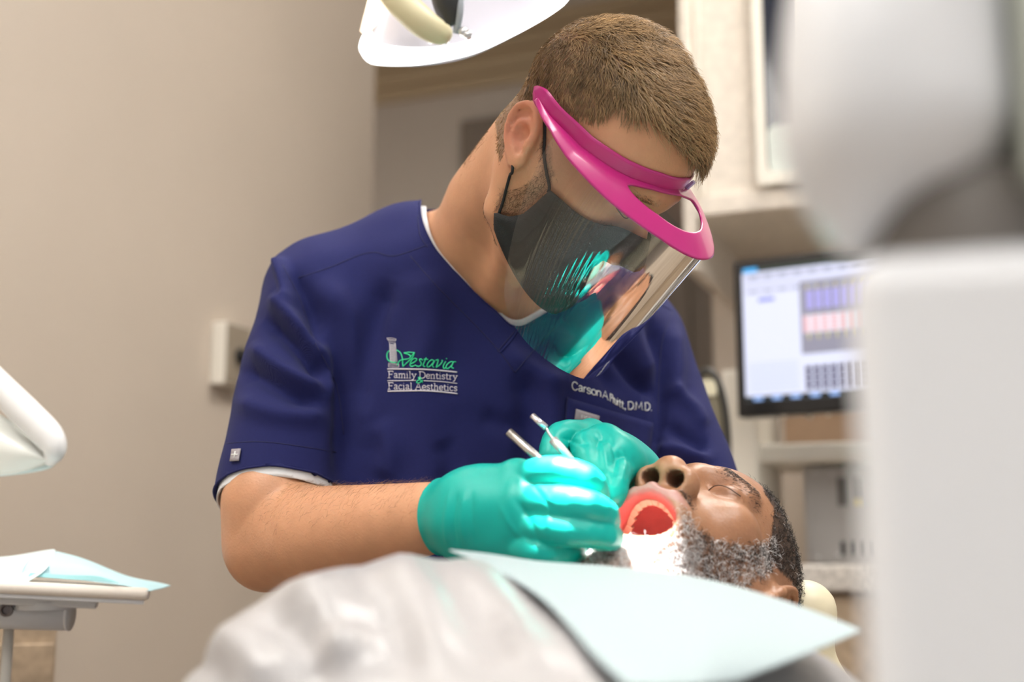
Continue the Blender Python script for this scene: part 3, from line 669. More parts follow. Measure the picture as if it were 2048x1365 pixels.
# ================================================================== HEADS (shared anatomy, local frame: x = person's left, -y = face, z = crown)
def S(f): return [f(-1), f(1)]
def head_ops(fr, patient):
    o = [ell((0, .004, .048), (.0745, .084, .073), .01, fr=fr) if not patient else ell((0, .012, .050), (.0755, .094, .082), .01, fr=fr),
         ell((0, -.038, .05), (.060, .056, .055), .025, fr=fr),
         ell((0, -.036, -.018), (.057, .058, .068), .025, fr=fr)]
    for s in (-1, 1):
        o.append(ell((s * .046, -.056, -.008), (.022, .026, .020), .022, fr=fr))
        o.append(ell((s * .060, -.005, -.02), (.018, .03, .035), .02, fr=fr))
    ja = math.radians(20 if patient else 0); pv = np.array([0, .005, -.01]); sh_ = np.array([0, -.010, -.008]) * (1 if patient else 0)
    def J(p):
        q = np.array(p) - pv; c, s = math.cos(ja), math.sin(ja)
        return np.array([q[0], q[1] * c - q[2] * s, q[1] * s + q[2] * c]) + pv + sh_ * min(1, max(0, -q[1] / .06))
    for s in (-1, 1):
        o.append(seg([J((s * .058, .004, -.03)), J((s * .053, -.012, -.076)), J((s * .020, -.076, -.103)), J((0, -.083, -.104))], [.016, .018, .017, .018], .022, fr=fr))
    o.append(ell(J((0, -.045, -.075)), (.044, .042, .036), .025, fr=fr))
    o.append(ell(J((0, -.085, -.107)), (.017, .013, .013), .014, fr=fr))
    # brow ridge, nose
    for s in (-1, 1): o.append(seg([(s * .046, -.078, .034), (s * .022, -.092, .036), (0, -.092, .032)], [.007, .008, .008], .014, fr=fr))
    if patient:
        o += [seg([(0, -.090, .026), (0, -.098, .004), (0, -.110, -.018)], [.010, .0105, .0125], .012, fr=fr), ell((0, -.1115, -.024), (.0140, .0130, .0120), .008, fr=fr)]
        for s in (-1, 1): o.append(ell((s * .0170, -.104, -.0285), (.0115, .0135, .0110), .006, fr=fr))
    else:
        o += [seg([(0, -.088, .026), (0, -.098, .004), (0, -.114, -.022)], [.0075, .008, .011], .01, fr=fr)]
        for s in (-1, 1): o.append(ell((s * .012, -.102, -.03), (.009, .011, .009), .007, fr=fr))
    # eyes: sockets with closed or lowered lids
    for s in (-1, 1):
        o.append(ell((s * .034, -.103, .013), (.019, .013, .013), .014, 's', fr=fr))
        o.append(ell((s * .033, -.078, .0165), (.0155, .0135, .0125), .006, fr=fr))
        yl = .0115
        o.append(seg([(s * .0175, -.0865, yl + .001), (s * .026, -.0925, yl - .002), (s * .036, -.0925, yl - .0025), (s * .0475, -.0835, yl + .0015)], .0016, .0015, 's', fr=fr))
        o.append(seg([(s * .019, -.087, .021), (s * .030, -.092, .0265), (s * .040, -.089, .026), (s * .050, -.079, .018)], .0016, .003, 's', fr=fr))
    # ears
    for s in (-1, 1):
        ec = np.array([s * .078, .0085, -.002]) if not patient else np.array([s * .077, -.004, -.002])
        # ear frame: a = along height (tilted back), b = towards the back, n = outward
        tb_ = .62 if not patient else .25
        n = nrm([s * .93, .34, .0]); a = np.array([0, tb_, 1.0]); a = nrm(a - n * (n @ a)); b = np.cross(n, a)
        if b[1] < 0: b = -b
        es_ = .87 if not patient else .95; E_ = lambda u, v, w: ec + (b * u + a * v + n * w) * es_
        M = np.stack([b, a, n], 1)
        o.append(ell(E_(.004, .002, -.002), (.013, .024, .010), .006, fr=fr, rot=M))
        o.append(ell(E_(.008, .004, .0045), (.0180, .0290, .0055), .004, fr=fr, rot=M))
        o.append(ell(E_(.001, -.024, .0035), (.0100, .0105, .0055), .006, fr=fr, rot=M))       # lobe
        hel = [E_(-.0085, .002, .0035), E_(-.0095, .012, .006), E_(-.008, .022, .009), E_(-.001, .0295, .0115), E_(.010, .0305, .013), E_(.0195, .0245, .0135), E_(.0240, .012, .013), E_(.0225, -.003, .0115), E_(.0165, -.015, .009), E_(.009, -.024, .007)]
        o.append(seg(smooth_poly(hel, 24), .0034, .0022, fr=fr))
        o.append(seg(smooth_poly([E_(-.002, .0115, .006), E_(.006, .0135, .0085), E_(.0125, .0095, .0095), E_(.0135, -.001, .0095), E_(.009, -.012, .008), E_(.004, -.0165, .007)], 12), .0029, .003, fr=fr))  # antihelix
        o.append(ell(E_(.0025, -.0005, .0115), (.0090, .0105, .0085), .0025, 's', fr=fr, rot=M))   # concha
        o.append(ell(E_(-.0015, -.012, .0100), (.0035, .0070, .0065), .0025, 's', fr=fr, rot=M))
        o.append(ell(E_(.008, .021, .0140), (.0085, .0048, .0055), .0025, 's', fr=fr, rot=M))      # fossa
        o.append(ell(E_(-.0085, -.006, .0055), (.0042, .0065, .0045), .004, fr=fr, rot=M))         # tragus
    extra = {}
    if patient:
        up_m, lo_m = np.array([0, -.1035, -.0555]), J((0, -.092, -.072))
        c = (up_m + lo_m) / 2; ax_r = nrm(lo_m - up_m); nin = nrm(np.cross([1, 0, 0], ax_r));
        if nin[1] < 0: nin = -nin
        hw = .0315; rim = []
        hl = np.linalg.norm(lo_m - up_m) / 2
        for t in np.linspace(0, 2 * math.pi, 33):
            sx, sz = math.sin(t), -math.cos(t)
            bow = -.006 * (1 - abs(sx)) + .019 * abs(sx) ** 2          # corners set back into the cheeks
            rim.append(c + np.array([hw, 0, 0]) * np.sign(sx) * abs(sx) ** .85 + ax_r * hl * sz + nin * (bow + .003))
        rim = np.array(rim); extra['rim'] = rim; extra['c'] = c; extra['nin'] = nin; extra['axr'] = ax_r; extra['J'] = J
        o.append(ell(c + nin * .016, (.036, .024, .036), .03, fr=fr, rot=np.stack([[1, 0, 0], nin, ax_r], 1)))
        M = np.stack([np.array([1., 0, 0]), nin, ax_r], 1)
        cav = ell(c + nin * .024, (.0310, .050, hl + .001), .004, 's', fr=fr, rot=M); o.append(cav)
        cav2 = seg([c - nin * .03, c + nin * .012], [.0255, .024], .004, 's', fr=fr); o.append(cav2)
        extra['cav'] = (cav, cav2)
        NOS = [seg([(s * .0105, -.113, -.052), (s * .0112, -.110, -.036), (s * .0100, -.102, -.024)], [.0085, .0074, .0045], .002, 's', fr=fr) for s in (-1, 1)]; extra['nos'] = NOS
        th = np.linspace(0, 2 * math.pi, 33); rr = .0056 + .0014 * np.cos(th)
        lip = seg(rim, rr, .009, fr=fr); o.append(lip); extra['lip'] = lip; o += [NOS[0], NOS[1]]
    return o, extra

# ------------------------------------------------------------------ THE DOCTOR
DR, DP = rod([1.066, .298, 1.044]), np.array([.0617, 1.122, .3845 + H]); DF = (DR.astype(np.float32), DP.astype(np.float32))
def dl(p): return DR @ np.array(p, float) + DP
RS, RE, RWr = A(640, 602, 1.31), A(545, 1085, 1.22), A(880, 1034, 1.06)
LS, LE, LWr = A(1262, 700, 1.40), A(1405, 1075, 1.30), A(1290, 1000, 1.14)
NB = A(945, 520, 1.33); CH = A(985, 800, 1.345)
TX_ = nrm((LS - RS) * [1, 1, .3]); TZ_ = nrm(np.array([-.05, .05, 1])); TZ_ = nrm(TZ_ - TX_ * (TX_ @ TZ_)); TY_ = np.cross(TZ_, TX_); TAX = [TX_, TY_, TZ_]
hops, _ = head_ops(DF, False)
nk = dl((0, .028, -.055))
body = hops + [seg([dl((0, .02, -.03)), nk * .55 + NB * .45 + np.array([.0, .0, 0]), NB + [.0, .0, -.03]], [.054, .056, .066], .03),
    seg([dl((-.035, -.03, -.06)), A(1000, 590, 1.255)], [.018, .02], .03),
    seg([NB + [-.02, .01, -.035], A(790, 550, 1.33), RS + [.02, 0, .0]], [.050, .042, .044], .03), seg([NB + [.02, .02, -.02], LS + [-.03, 0, .0]], [.06, .048], .04),
    rbox(CH, TAX, (.145, .085, .20), .08, .03), rbox(CH - [0, 0, .28], TAX, (.14, .085, .2), .08, .05),
    seg([RS, RS * .5 + RE * .5, RE + [.0, 0, .04]], [.05, .046, .043], .03), seg([RE + [0, 0, .035], RE, RE * .72 + RWr * .28, RE * .3 + RWr * .7, RWr], [.043, .041, .046, .036, .0295], .03),
    ell(RE + [-.010, .012, -.010], (.026, .026, .026), .04),
    seg([LS, LE], [.05, .042], .03), seg([LE, LE * .6 + LWr * .4, LWr], [.042, .040, .029], .03)]
Vb, Qb = sdf_mesh(body, np.minimum(RE, LS) - [.09, .35, .18], [LE[0] + .12, 1.6, 1.62], .0026)
Nb = vnormals(Vb, Qb); Lb = (Vb - DP) @ DR
def sstep(x, a, b): t = np.clip((x - a) / (b - a), 0, 1); return t * t * (3 - 2 * t)
SKIN = np.array([.585, .30, .168])
cb = np.tile(SKIN, (len(Vb), 1))
earw = np.exp(-(((np.abs(Lb[:, 0]) - .085) / .012) ** 2 + ((Lb[:, 1] - .022) / .022) ** 2 + (Lb[:, 2] / .04) ** 2)); cb = cb * (1 - .6 * earw[:, None]) + np.array([.70, .22, .15]) * .6 * earw[:, None]
hd = np.linalg.norm(Lb - [0, .01, .05], axis=1) < .17
hairline = -.078 + .0  # front hairline in y near z=.085
def dr_hair_w(L):
    x, y, z = L[:, 0], L[:, 1], L[:, 2]
    front = z + .30 * (y + .10)                    # hairline height falls towards the back
    w = sstep(front + .25 * np.minimum(0, .05 - np.abs(x)), .078, .086) * (y < .02)
    temple = sstep(y + .35 * z, -.050, -.036) * (z > .0)
    sb = sstep(y, -.034, -.026) * (z > -.015) * (y < .01)
    back = sstep(y + .45 * z, -.005, .02) * (z > -.055 + .2 * np.clip(.06 - y, 0, 1))
    return np.clip(np.maximum.reduce([w, temple, sb * .5, back]), 0, 1) * (np.abs(x) < .079) * (np.linalg.norm(L - np.array([0, .01, .05]), axis=1) < .125)
def dr_beard_w(L):
    x, y, z = L[:, 0], L[:, 1], L[:, 2]
    jaw = sstep(-z - .35 * (y + .02), .018, .035) * sstep(-y, -.012, .004) * (z > -.135) * (np.abs(x) > .02)
    sb = (np.abs(y + .026) < .012) * (z < .0) * (z > -.06) * (np.abs(x) > .05)
    lowneck = sstep(z, -.135, -.10)
    return np.clip(np.maximum(jaw * lowneck, sb * .8), 0, 1)
pxb = px(Vb); facing = ((Vb - CAM) * Nb).sum(1) < 0
HAIRP = np.array([(1000, 330), (1022, 290), (1040, 205), (1075, 195), (1110, 205), (1150, 232), (1195, 240), (1232, 212), (1290, 232), (1330, 262), (1372, 312), (1395, 322), (1500, 330), (1500, -60), (960, -60)], float)
DHR = np.where(facing, inpoly(pxb, HAIRP) * 1.0, dr_hair_w(Lb)) * (np.abs(Lb[:, 0]) < .0775) * ((Lb[:, 2] > -.055))
BEARDP = np.array([(1092, 262), (1102, 300), (1108, 350), (1098, 378), (1060, 410), (1030, 437), (1000, 425), (992, 410), (1010, 370), (1040, 345), (1062, 318), (1078, 280)], float)
hw_ = DHR * hd; bw_ = np.maximum(dr_beard_w(Lb) * .7 * ~facing, np.where(facing, np.clip(inpoly(pxb, BEARDP) * 1.0 + .3 * dr_beard_w(Lb) * (pxb[:, 0] > 1000) * (pxb[:, 1] > 440), 0, 1), 0)) * hd * (np.abs(Lb[:, 0]) < .076)
cb = cb * (1 - .75 * hw_[:, None]) + np.array([.10, .06, .03]) * .75 * hw_[:, None]
cb = cb * (1 - .35 * bw_[:, None]) + np.array([.16, .09, .05]) * .35 * bw_[:, None]
M_skin = mat('fair_skin', SKIN, .48, vcol=True, sss=.18, sssr=(.012, .004, .002), bump=.25, bscale=420, var=.05, vscale=60)
doc = mesh_obj('person', Vb, Qb, M_skin, col=cb)
tag(doc, 'person in navy scrubs and magenta face shield leaning over the patient', 'person')
TBODY = bvh(Vb, Qb)

# scrub top
SCR = [rbox(CH + TZ_ * -.01, TAX, (.166, .108, .215), .09, .03), rbox(CH - [0, -.0, .28], TAX, (.168, .105, .22), .09, .06),
    seg([NB + [-.03, .015, -.022], A(780, 530, 1.335), RS + [.012, 0, .006]], [.056, .053, .058], .05), seg([NB + [.03, .02, -.012], LS + [-.01, 0, .004]], [.066, .060], .05),
    seg([RS, RS * .55 + RE * .45, RE + [.002, 0, .0]], [.063, .066, .069], .035), seg([LS, LS * .5 + LE * .5, LE], [.061, .060, .058], .035)]
FOLD = [([(600, 560), (650, 680), (690, 800), (690, 960)], 20, -.012), ([(640, 560), (700, 640), (735, 760), (720, 900)], 30, .007),
    ([(545, 590), (600, 660), (660, 735)], 18, .012), ([(525, 640), (590, 690), (650, 760)], 16, -.012), ([(505, 690), (570, 745), (650, 790)], 18, .009),
    ([(640, 640), (660, 720), (668, 800)], 14, .008), ([(480, 740), (540, 765), (640, 815)], 18, -.008), ([(470, 800), (560, 830), (660, 830)], 20, .006),
    ([(585, 545), (605, 620), (640, 700)], 13, -.006), ([(552, 512), (572, 560), (590, 620)], 13, .010),
    ([(780, 560), (740, 680), (722, 840)], 24, -.008), ([(840, 540), (860, 640), (830, 760)], 34, .005),
    ([(1010, 700), (1090, 760), (1150, 760)], 22, .005), ([(1040, 745), (1060, 850), (1050, 960)], 26, -.006), ([(1095, 720), (1105, 840), (1095, 930)], 24, .006),
    ([(1200, 640), (1190, 720), (1240, 790)], 22, -.006), ([(1240, 610), (1265, 690), (1300, 760)], 24, .007), ([(1225, 700), (1270, 760), (1310, 790)], 13, -.007),
    ([(1290, 640), (1320, 720), (1318, 830), (1300, 930)], 14, -.007), ([(1345, 650), (1352, 740), (1350, 800)], 16, .006), ([(1330, 850), (1380, 880), (1420, 900)], 14, -.006),
    ([(1310, 900), (1360, 900), (1430, 930)], 14, .006), ([(1340, 780), (1385, 815), (1410, 860)], 13, .005), ([(1300, 960), (1370, 935), (1440, 925)], 12, -.005),
    ([(880, 880), (900, 930), (890, 980)], 24, -.004), ([(960, 830), (1010, 850), (1060, 840)], 20, -.003), ([(760, 840), (780, 900), (760, 960)], 26, .005)]
blo, bhi = np.minimum.reduce([RS, RE, LS]) - [.13, .24, .03], np.array([LE[0] + .1, 1.56, 1.36])
blo[2] = .60
Vs, Qs = sdf_mesh(SCR, blo, bhi, .0038, relax=2)
sleeveR = RS * .165 + RE * .835; axR = nrm(nrm(RE - RS) + np.array([.06, -.10, 0])); sleeveL = LS * .16 + LE * .84; axL = nrm(LE - LS)
def near(V, a, b, r):
    ab = b - a; t = np.clip((V - a) @ ab / (ab @ ab), 0, 1.6); return np.linalg.norm(V - a - t[:, None] * ab, axis=1) < r
def cut_sleeves(V, Q, ext=0.):
    for (p, ax, a, b) in ((sleeveR, axR, RS, RE), (sleeveL, axL, LS, LE)):
        s = (V - p - ax * ext) @ ax; m = near(V, a, b, .085) & (s > -.03) & ((V - CH) @ TX_ * (1 if a is LS else -1) > .125)
        drop = m & (s > 0); keep = ~drop[Q].all(1); Q2 = Q[keep]; idx = np.unique(Q2[drop[Q2]]); V[idx] -= np.outer(s[idx], ax); V, Q = compact(V, Q2)
    return V, Q
NECK = np.array([(842, 380), (840, 425), (850, 462), (866, 496), (905, 545), (950, 592), (990, 628), (1030, 664), (1085, 632), (1140, 600), (1200, 568), (1235, 520), (1240, 380)], float)
backY = NB[1] + .02
Vs, Qs = cut_sleeves(Vs, Qs); Vs, Qs = cut_poly(Vs, Qs, NECK, Vs[:, 1] < backY)
Ns = vnormals(Vs, Qs); Vs = folds(Vs, Ns, [(a, b, c * 1.45) for a, b, c in FOLD]); Vs = Vs + Ns * (lump(Vs, 34, .0022, 5) + lump(Vs, 85, .0006, 6))[:, None]
Vs, RL = smooth_rims(Vs, Qs, 10)
M_navy = mat('navy_scrub_cloth', (.0140, .0175, .100), .8, spec=.2, weave=.3, bscale=900, sheen=.04, var=.06, vscale=400)
M_stitch = mat('navy_stitching', (.012, .014, .075), .8)
scrub = mesh_obj('scrub_top', Vs, Qs, M_navy, doc, mods=[('SOLIDIFY', dict(thickness=.0025, offset=-1))])
for l in RL:
    P_ = Vs[l]
    if np.linalg.norm(P_ - np.roll(P_, 1, 0), axis=1).sum() > .2:
        P_ = P_[::2]; mesh_obj('hem', *tube_geo(P_, .0012, 6, closed=True), M_navy, scrub)
TS = bvh(Vs, Qs)
def sew(name, pts, w, m, parent, n=30, off=0.):
    V, Fc = stroke_geo(TS, pts, w, off, n)
    if V: return mesh_obj(name, V, Fc, m, parent)
for pts in ([(597, 556), (660, 535), (715, 512), (750, 505), (790, 512), (862, 488)], [(820, 512), (880, 580), (950, 650), (1000, 705), (1030, 746)], [(1030, 746), (1060, 710), (1110, 655)],
            [(995, 704), (1030, 662)], [(565, 530), (600, 600), (628, 680), (672, 770), (688, 870)], [(443, 888), (520, 884), (600, 893), (672, 905)],
            [(836, 432), (840, 470), (856, 496)], [(1345, 625), (1325, 680), (1318, 760), (1316, 830)], [(1258, 590), (1300, 600), (1345, 622)]):
    sew('seam', pts, 2.2, M_stitch, scrub)
sew('collar_fold', [(1000, 706), (1020, 684), (1034, 664)], 4, M_navy, scrub)
# breast pocket
pk = [(1131, 797), (1302, 848), (1284, 1000), (1122, 960)]
Vp, Fp = patch_geo(TS, pk, 14, 12, .0022); pocket = mesh_obj('pocket', Vp, Fp, M_navy, scrub, mods=[('SOLIDIFY', dict(thickness=.0018))])
for pts in ([(1131, 797), (1215, 822), (1302, 848)], [(1128, 815), (1210, 842), (1298, 869)], [(1131, 797), (1126, 870), (1122, 950)]): sew('pocket_seam', pts, 2.4, M_stitch, scrub, 24, .0025)
sew('pocket_bar', [(1131, 794), (1132, 812)], 3, M_stitch, scrub, 4, .003)
M_tag = mat('grey_woven_tag', (.33, .30, .32), .6)
Vp, Fp = patch_geo(TS, [(1147, 820), (1195, 834), (1192, 850), (1144, 842)], 6, 3, .0045); tg = mesh_obj('brand_tag', Vp, Fp, M_tag, scrub, mods=[('SOLIDIFY', dict(thickness=.0012))]); tg['label'] = 'grey woven tag'
Vp, Fp = patch_geo(TS, [(468, 901), (485, 900), (481, 924), (464, 925)], 3, 4, .002); tg2 = mesh_obj('sleeve_tag', Vp, Fp, M_tag, scrub, mods=[('SOLIDIFY', dict(thickness=.0012))]); tg2['label'] = 'grey tag with a white cross'

# embroidery and lettering (strokes sewn onto the cloth)
M_wt = mat('pale_thread', (.72, .68, .74), .6); M_gt = mat('green_thread', (.04, .72, .33), .5); M_wt2 = mat('white_thread', (.80, .82, .80), .6)
G = {  # serif and sans stroke glyphs: width, strokes (baseline 0, capitals 1)
 'F': (.72, [[(.15, 0), (.15, 1)], [(0, 0), (.32, 0)], [(0, 1), (.66, 1), (.66, .84)], [(.15, .52), (.5, .52)], [(.5, .6), (.5, .44)]]),
 'a': (.58, [[(.1, .55), (.16, .64), (.34, .64), (.42, .54), (.42, .1), (.56, .02)], [(.42, .38), (.16, .32), (.08, .16), (.18, .02), (.34, .06), (.42, .18)]]),
 'm': (.98, [[(.14, 0), (.14, .62), (.02, .62)], [(.14, .5), (.3, .64), (.46, .54), (.46, 0)], [(.46, .5), (.62, .64), (.8, .54), (.8, 0)], [(.04, 0), (.26, 0)], [(.36, 0), (.56, 0)], [(.7, 0), (.92, 0)]]),
 'i': (.34, [[(.16, 0), (.16, .62), (.04, .62)], [(.04, 0), (.28, 0)], [(.14, .88), (.16, .92)]]), 'l': (.34, [[(.16, 0), (.16, 1), (.04, 1)], [(.04, 0), (.28, 0)]]),
 'y': (.62, [[(.12, .62), (.32, .05)], [(.54, .62), (.32, .05), (.2, -.24), (.06, -.24)], [(.02, .62), (.24, .62)], [(.42, .62), (.64, .62)]]),
 'D': (.86, [[(.15, 0), (.15, 1)], [(0, 1), (.45, 1), (.72, .8), (.78, .5), (.72, .2), (.45, 0), (0, 0)]]),
 'e': (.56, [[(.1, .34), (.48, .34), (.44, .56), (.28, .64), (.12, .54), (.07, .32), (.14, .1), (.3, 0), (.48, .1)]]),
 'n': (.66, [[(.14, 0), (.14, .62), (.02, .62)], [(.14, .5), (.32, .64), (.48, .54), (.48, 0)], [(.04, 0), (.26, 0)], [(.38, 0), (.6, 0)]]),
 't': (.42, [[(.18, .84), (.18, .12), (.26, 0), (.4, .08)], [(.04, .62), (.36, .62)]]), 's': (.5, [[(.42, .5), (.38, .6), (.24, .64), (.1, .54), (.14, .4), (.36, .28), (.42, .14), (.28, .0), (.12, .04), (.07, .16)]]),
 'r': (.48, [[(.14, 0), (.14, .62), (.02, .62)], [(.14, .42), (.26, .6), (.42, .62)], [(.04, 0), (.28, 0)]]),
 'c': (.54, [[(.44, .5), (.4, .6), (.27, .64), (.12, .52), (.08, .3), (.15, .08), (.3, 0), (.46, .12)]]),
 'A': (.86, [[(.1, 0), (.42, 1), (.76, 0)], [(.22, .34), (.62, .34)], [(0, 0), (.22, 0)], [(.62, 0), (.88, 0)]]),
 'h': (.66, [[(.14, 0), (.14, 1), (.02, 1)], [(.14, .5), (.32, .64), (.48, .54), (.48, 0)], [(.04, 0), (.26, 0)], [(.38, 0), (.6, 0)]]), ' ': (.3, [])}
SANS = {'C': [[(.95, .8), (.7, 1), (.3, .98), (.05, .7), (.05, .3), (.3, .02), (.7, 0), (.95, .2)]], 'a': [[(.1, .55), (.3, .7), (.7, .68), (.8, .5), (.8, .1), (.95, 0)], [(.8, .4), (.3, .36), (.08, .18), (.25, 0), (.6, .05), (.8, .2)]],
 'r': [[(.2, 0), (.2, .68)], [(.2, .45), (.5, .66), (.9, .66)]], 's': [[(.88, .55), (.6, .7), (.25, .66), (.1, .52), (.3, .4), (.75, .3), (.92, .15), (.65, 0), (.3, 0), (.08, .14)]],
 'o': [[(.5, .7), (.15, .58), (.05, .35), (.15, .1), (.5, 0), (.85, .1), (.95, .35), (.85, .58), (.5, .7)]], 'n': [[(.1, 0), (.1, .7)], [(.1, .5), (.45, .7), (.8, .6), (.88, .4), (.88, 0)]],
 'A': [[(.0, 0), (.5, 1), (1, 0)], [(.2, .34), (.8, .34)]], '.': [[(.4, .02), (.6, .05)]], 'P': [[(.1, 0), (.1, 1), (.7, .97), (.95, .75), (.7, .5), (.1, .47)]], 'u': [[(.1, .7), (.1, .2), (.4, 0), (.85, .15)], [(.88, .7), (.88, 0)]],
 'i': [[(.5, 0), (.5, .68)], [(.5, .9), (.5, .97)]], 't': [[(.45, .95), (.45, .15), (.7, 0), (.95, .05)], [(.05, .68), (.9, .68)]], ',': [[(.6, .08), (.35, -.18)]],
 'D': [[(.1, 0), (.1, 1), (.55, 1), (.9, .75), (.93, .35), (.6, 0), (.1, 0)]], 'M': [[(.05, 0), (.12, 1), (.5, .2), (.88, 1), (.95, 0)]],
 'F': [[(.1, 0), (.1, 1), (.9, 1)], [(.1, .52), (.75, .52)]], 'I': [[(.5, 0), (.5, 1)]], 'G': [[(.9, .85), (.6, 1), (.25, .92), (.05, .6), (.08, .25), (.4, 0), (.9, .1), (.9, .45), (.55, .45)]], 'S': [[(.9, .82), (.6, 1), (.2, .92), (.12, .7), (.45, .52), (.85, .38), (.88, .15), (.5, 0), (.1, .12)]]}
def curvy(st): return smooth_poly(st, max(4, 3 * len(st))) if len(st) > 3 else np.array(st, float)
def serif(text, x0, y0, x1, y1, hpx, w, bow=0.):
    tot = sum(G[c][0] for c in text); k = (x1 - x0) / tot; x = 0; parts = []
    for c in text:
        for st in G[c][1]:
            q = curvy(st); X = x0 + (x + q[:, 0]) * k; f = (X - x0) / (x1 - x0)
            parts.append(stroke_geo(TS, np.stack([X, y0 + (y1 - y0) * f - bow * np.sin(f * math.pi) - q[:, 1] * hpx], 1), w, .0004, None, 5))
        x += G[c][0]
    return parts
zl = lambda pts: [(760 + a / 9.75, 660 + b / 9.75) for a, b in pts]
def emb(name, polys, w, m):
    return mesh_obj(name, *join_geo([stroke_geo(TS, zl(p) if True else p, w, .0004, max(5, 4 * len(p)), 6) for p in polys]), m, scrub)
def stf(o, label): o['label'] = label; o['kind'] = 'stuff'; return o
stf(mesh_obj('lettering', *join_geo(serif('Family Dentistry', 776, 756.5, 915, 760.5, 13.2, 1.7, 1.2)), M_wt, scrub), 'pale embroidered serif words')
stf(mesh_obj('lettering', *join_geo(serif('Facial Aesthetics', 776, 779.5, 915, 783, 13.4, 1.7, 1.2)), M_wt, scrub), 'pale embroidered serif words')
for p, w in (([(150, 770), (500, 768), (900, 775), (1200, 800), (1500, 830)], 3.2), ([(150, 998), (400, 996), (700, 990)], 1.9), ([(850, 994), (1200, 1015), (1505, 1050)], 1.9), ([(155, 1203), (500, 1195), (850, 1192), (1200, 1215), (1510, 1250)], 3.0)):
    emb('embroidered_rule', [p], w, M_wt)
stf(emb('embroidered_column', [[(140, 165), (230, 162), (320, 185)], [(150, 185), (315, 200)], [(165, 205), (300, 222)], [(170, 235), (310, 262)], [(140, 165), (170, 210)], [(320, 185), (300, 225)], [(190, 255), (195, 400), (205, 630)], [(300, 262), (318, 400), (335, 640)],
    [(170, 655), (340, 665)], [(175, 690), (365, 690)], [(170, 725), (370, 730)], [(170, 660), (170, 730)], [(370, 670), (372, 728)]] + [[(205 + 22 * i, 275), (222 + 22 * i, 640)] for i in range(5)] + [[(195, 300 + 34 * j), (315, 305 + 34 * j)] for j in range(10)], 1.1, M_wt), 'pale embroidered column')
stf(emb('embroidered_word', [[(320, 640), (230, 635), (160, 590), (138, 510), (155, 440), (195, 410)], [(330, 400), (400, 450), (440, 560), (450, 725)], [(345, 700), (370, 630), (430, 590), (560, 570), (620, 510), (680, 445)], [(450, 720), (560, 620), (640, 540), (675, 450)], [(470, 455), (560, 445), (680, 450)], [(475, 458), (570, 490), (600, 530), (570, 570)],
    [(600, 670), (660, 640), (720, 590), (690, 560), (630, 590), (590, 680), (620, 715), (700, 690)], [(830, 600), (800, 570), (770, 590), (800, 640), (800, 690), (750, 715), (705, 700)], [(900, 545), (860, 640), (840, 700), (880, 720)], [(850, 580), (935, 580)],
    [(1060, 610), (1000, 590), (940, 640), (915, 710), (950, 725), (1010, 670), (1060, 610)], [(1060, 610), (1020, 700), (1050, 735)], [(1080, 600), (1130, 590), (1110, 680), (1090, 735)], [(1090, 735), (1170, 680), (1215, 610), (1195, 600)],
    [(1280, 620), (1235, 700), (1240, 755), (1290, 740)], [(1290, 570), (1298, 560)], [(1430, 630), (1370, 630), (1300, 690), (1290, 755), (1340, 750), (1400, 690), (1430, 630)], [(1430, 630), (1395, 730), (1435, 755)], [(1420, 632), (1480, 630)]], 2.6, M_gt), 'green embroidered script word')
stf(emb('embroidered_ampersand', [[(835, 1030), (770, 970), (750, 935), (785, 930), (800, 955), (730, 1000), (715, 1030), (760, 1040), (810, 1010), (830, 980)]], 2.4, M_gt), 'green embroidered ampersand')
NM = [('C', 240, 360), ('a', 375, 465), ('r', 475, 535), ('s', 540, 638), ('o', 640, 738), ('n', 745, 838), ('A', 870, 975), ('.', 980, 1005), ('P', 1020, 1078), ('r', 1080, 1112), ('u', 1113, 1162), ('i', 1160, 1190), ('t', 1195, 1246), ('t', 1244, 1302), (',', 1310, 1350), ('D', 1380, 1508), ('.', 1508, 1530), ('M', 1540, 1682), ('.', 1692, 1716), ('D', 1730, 1842), ('.', 1850, 1876)]
bx0 = [240, 360, 535, 835, 1000, 1100, 1280, 1380, 1880]; by0 = [300, 325, 372, 458, 530, 590, 700, 708, 740]
parts = []
for c, a, b in NM:
    for st in SANS[c]:
        q = curvy(st) if c not in 'AMPDFt' else np.array(st, float); X = a + q[:, 0] * (b - a)
        Yb = np.interp(X, bx0, by0) if c not in 'D.M' else np.interp((a + b) / 2, bx0, by0); parts.append(stroke_geo(TS, np.stack([1120 + X / 10.24, 750 + (Yb - q[:, 1] * 158) / 10.24], 1), 2.3, .0004, None, 5))
stf(mesh_obj('name_lettering', *join_geo(parts), M_wt2, scrub), 'white embroidered name above the pocket')
parts = []
for c, a, b in (('F', 390, 440), ('I', 440, 465), ('G', 470, 525), ('S', 535, 595)):
    for st in SANS[c]:
        q = np.array(st, float); X = a + q[:, 0] * (b - a); Yb = 912 + (X - 390) * .27; parts.append(stroke_geo(TS, np.stack([1120 + X / 10.24, 750 + (Yb - q[:, 1] * 68) / 10.24], 1), 1.0, .0058, None, 5))
stf(mesh_obj('tag_lettering', *join_geo(parts), M_wt2, tg), 'white letters woven into the tag')
mesh_obj('cross_mark', *join_geo([stroke_geo(TS, [(475, 906), (473, 919)], 3, .0032, 3), stroke_geo(TS, [(468, 912), (480, 912)], 3, .0032, 3)]), M_wt2, tg2)

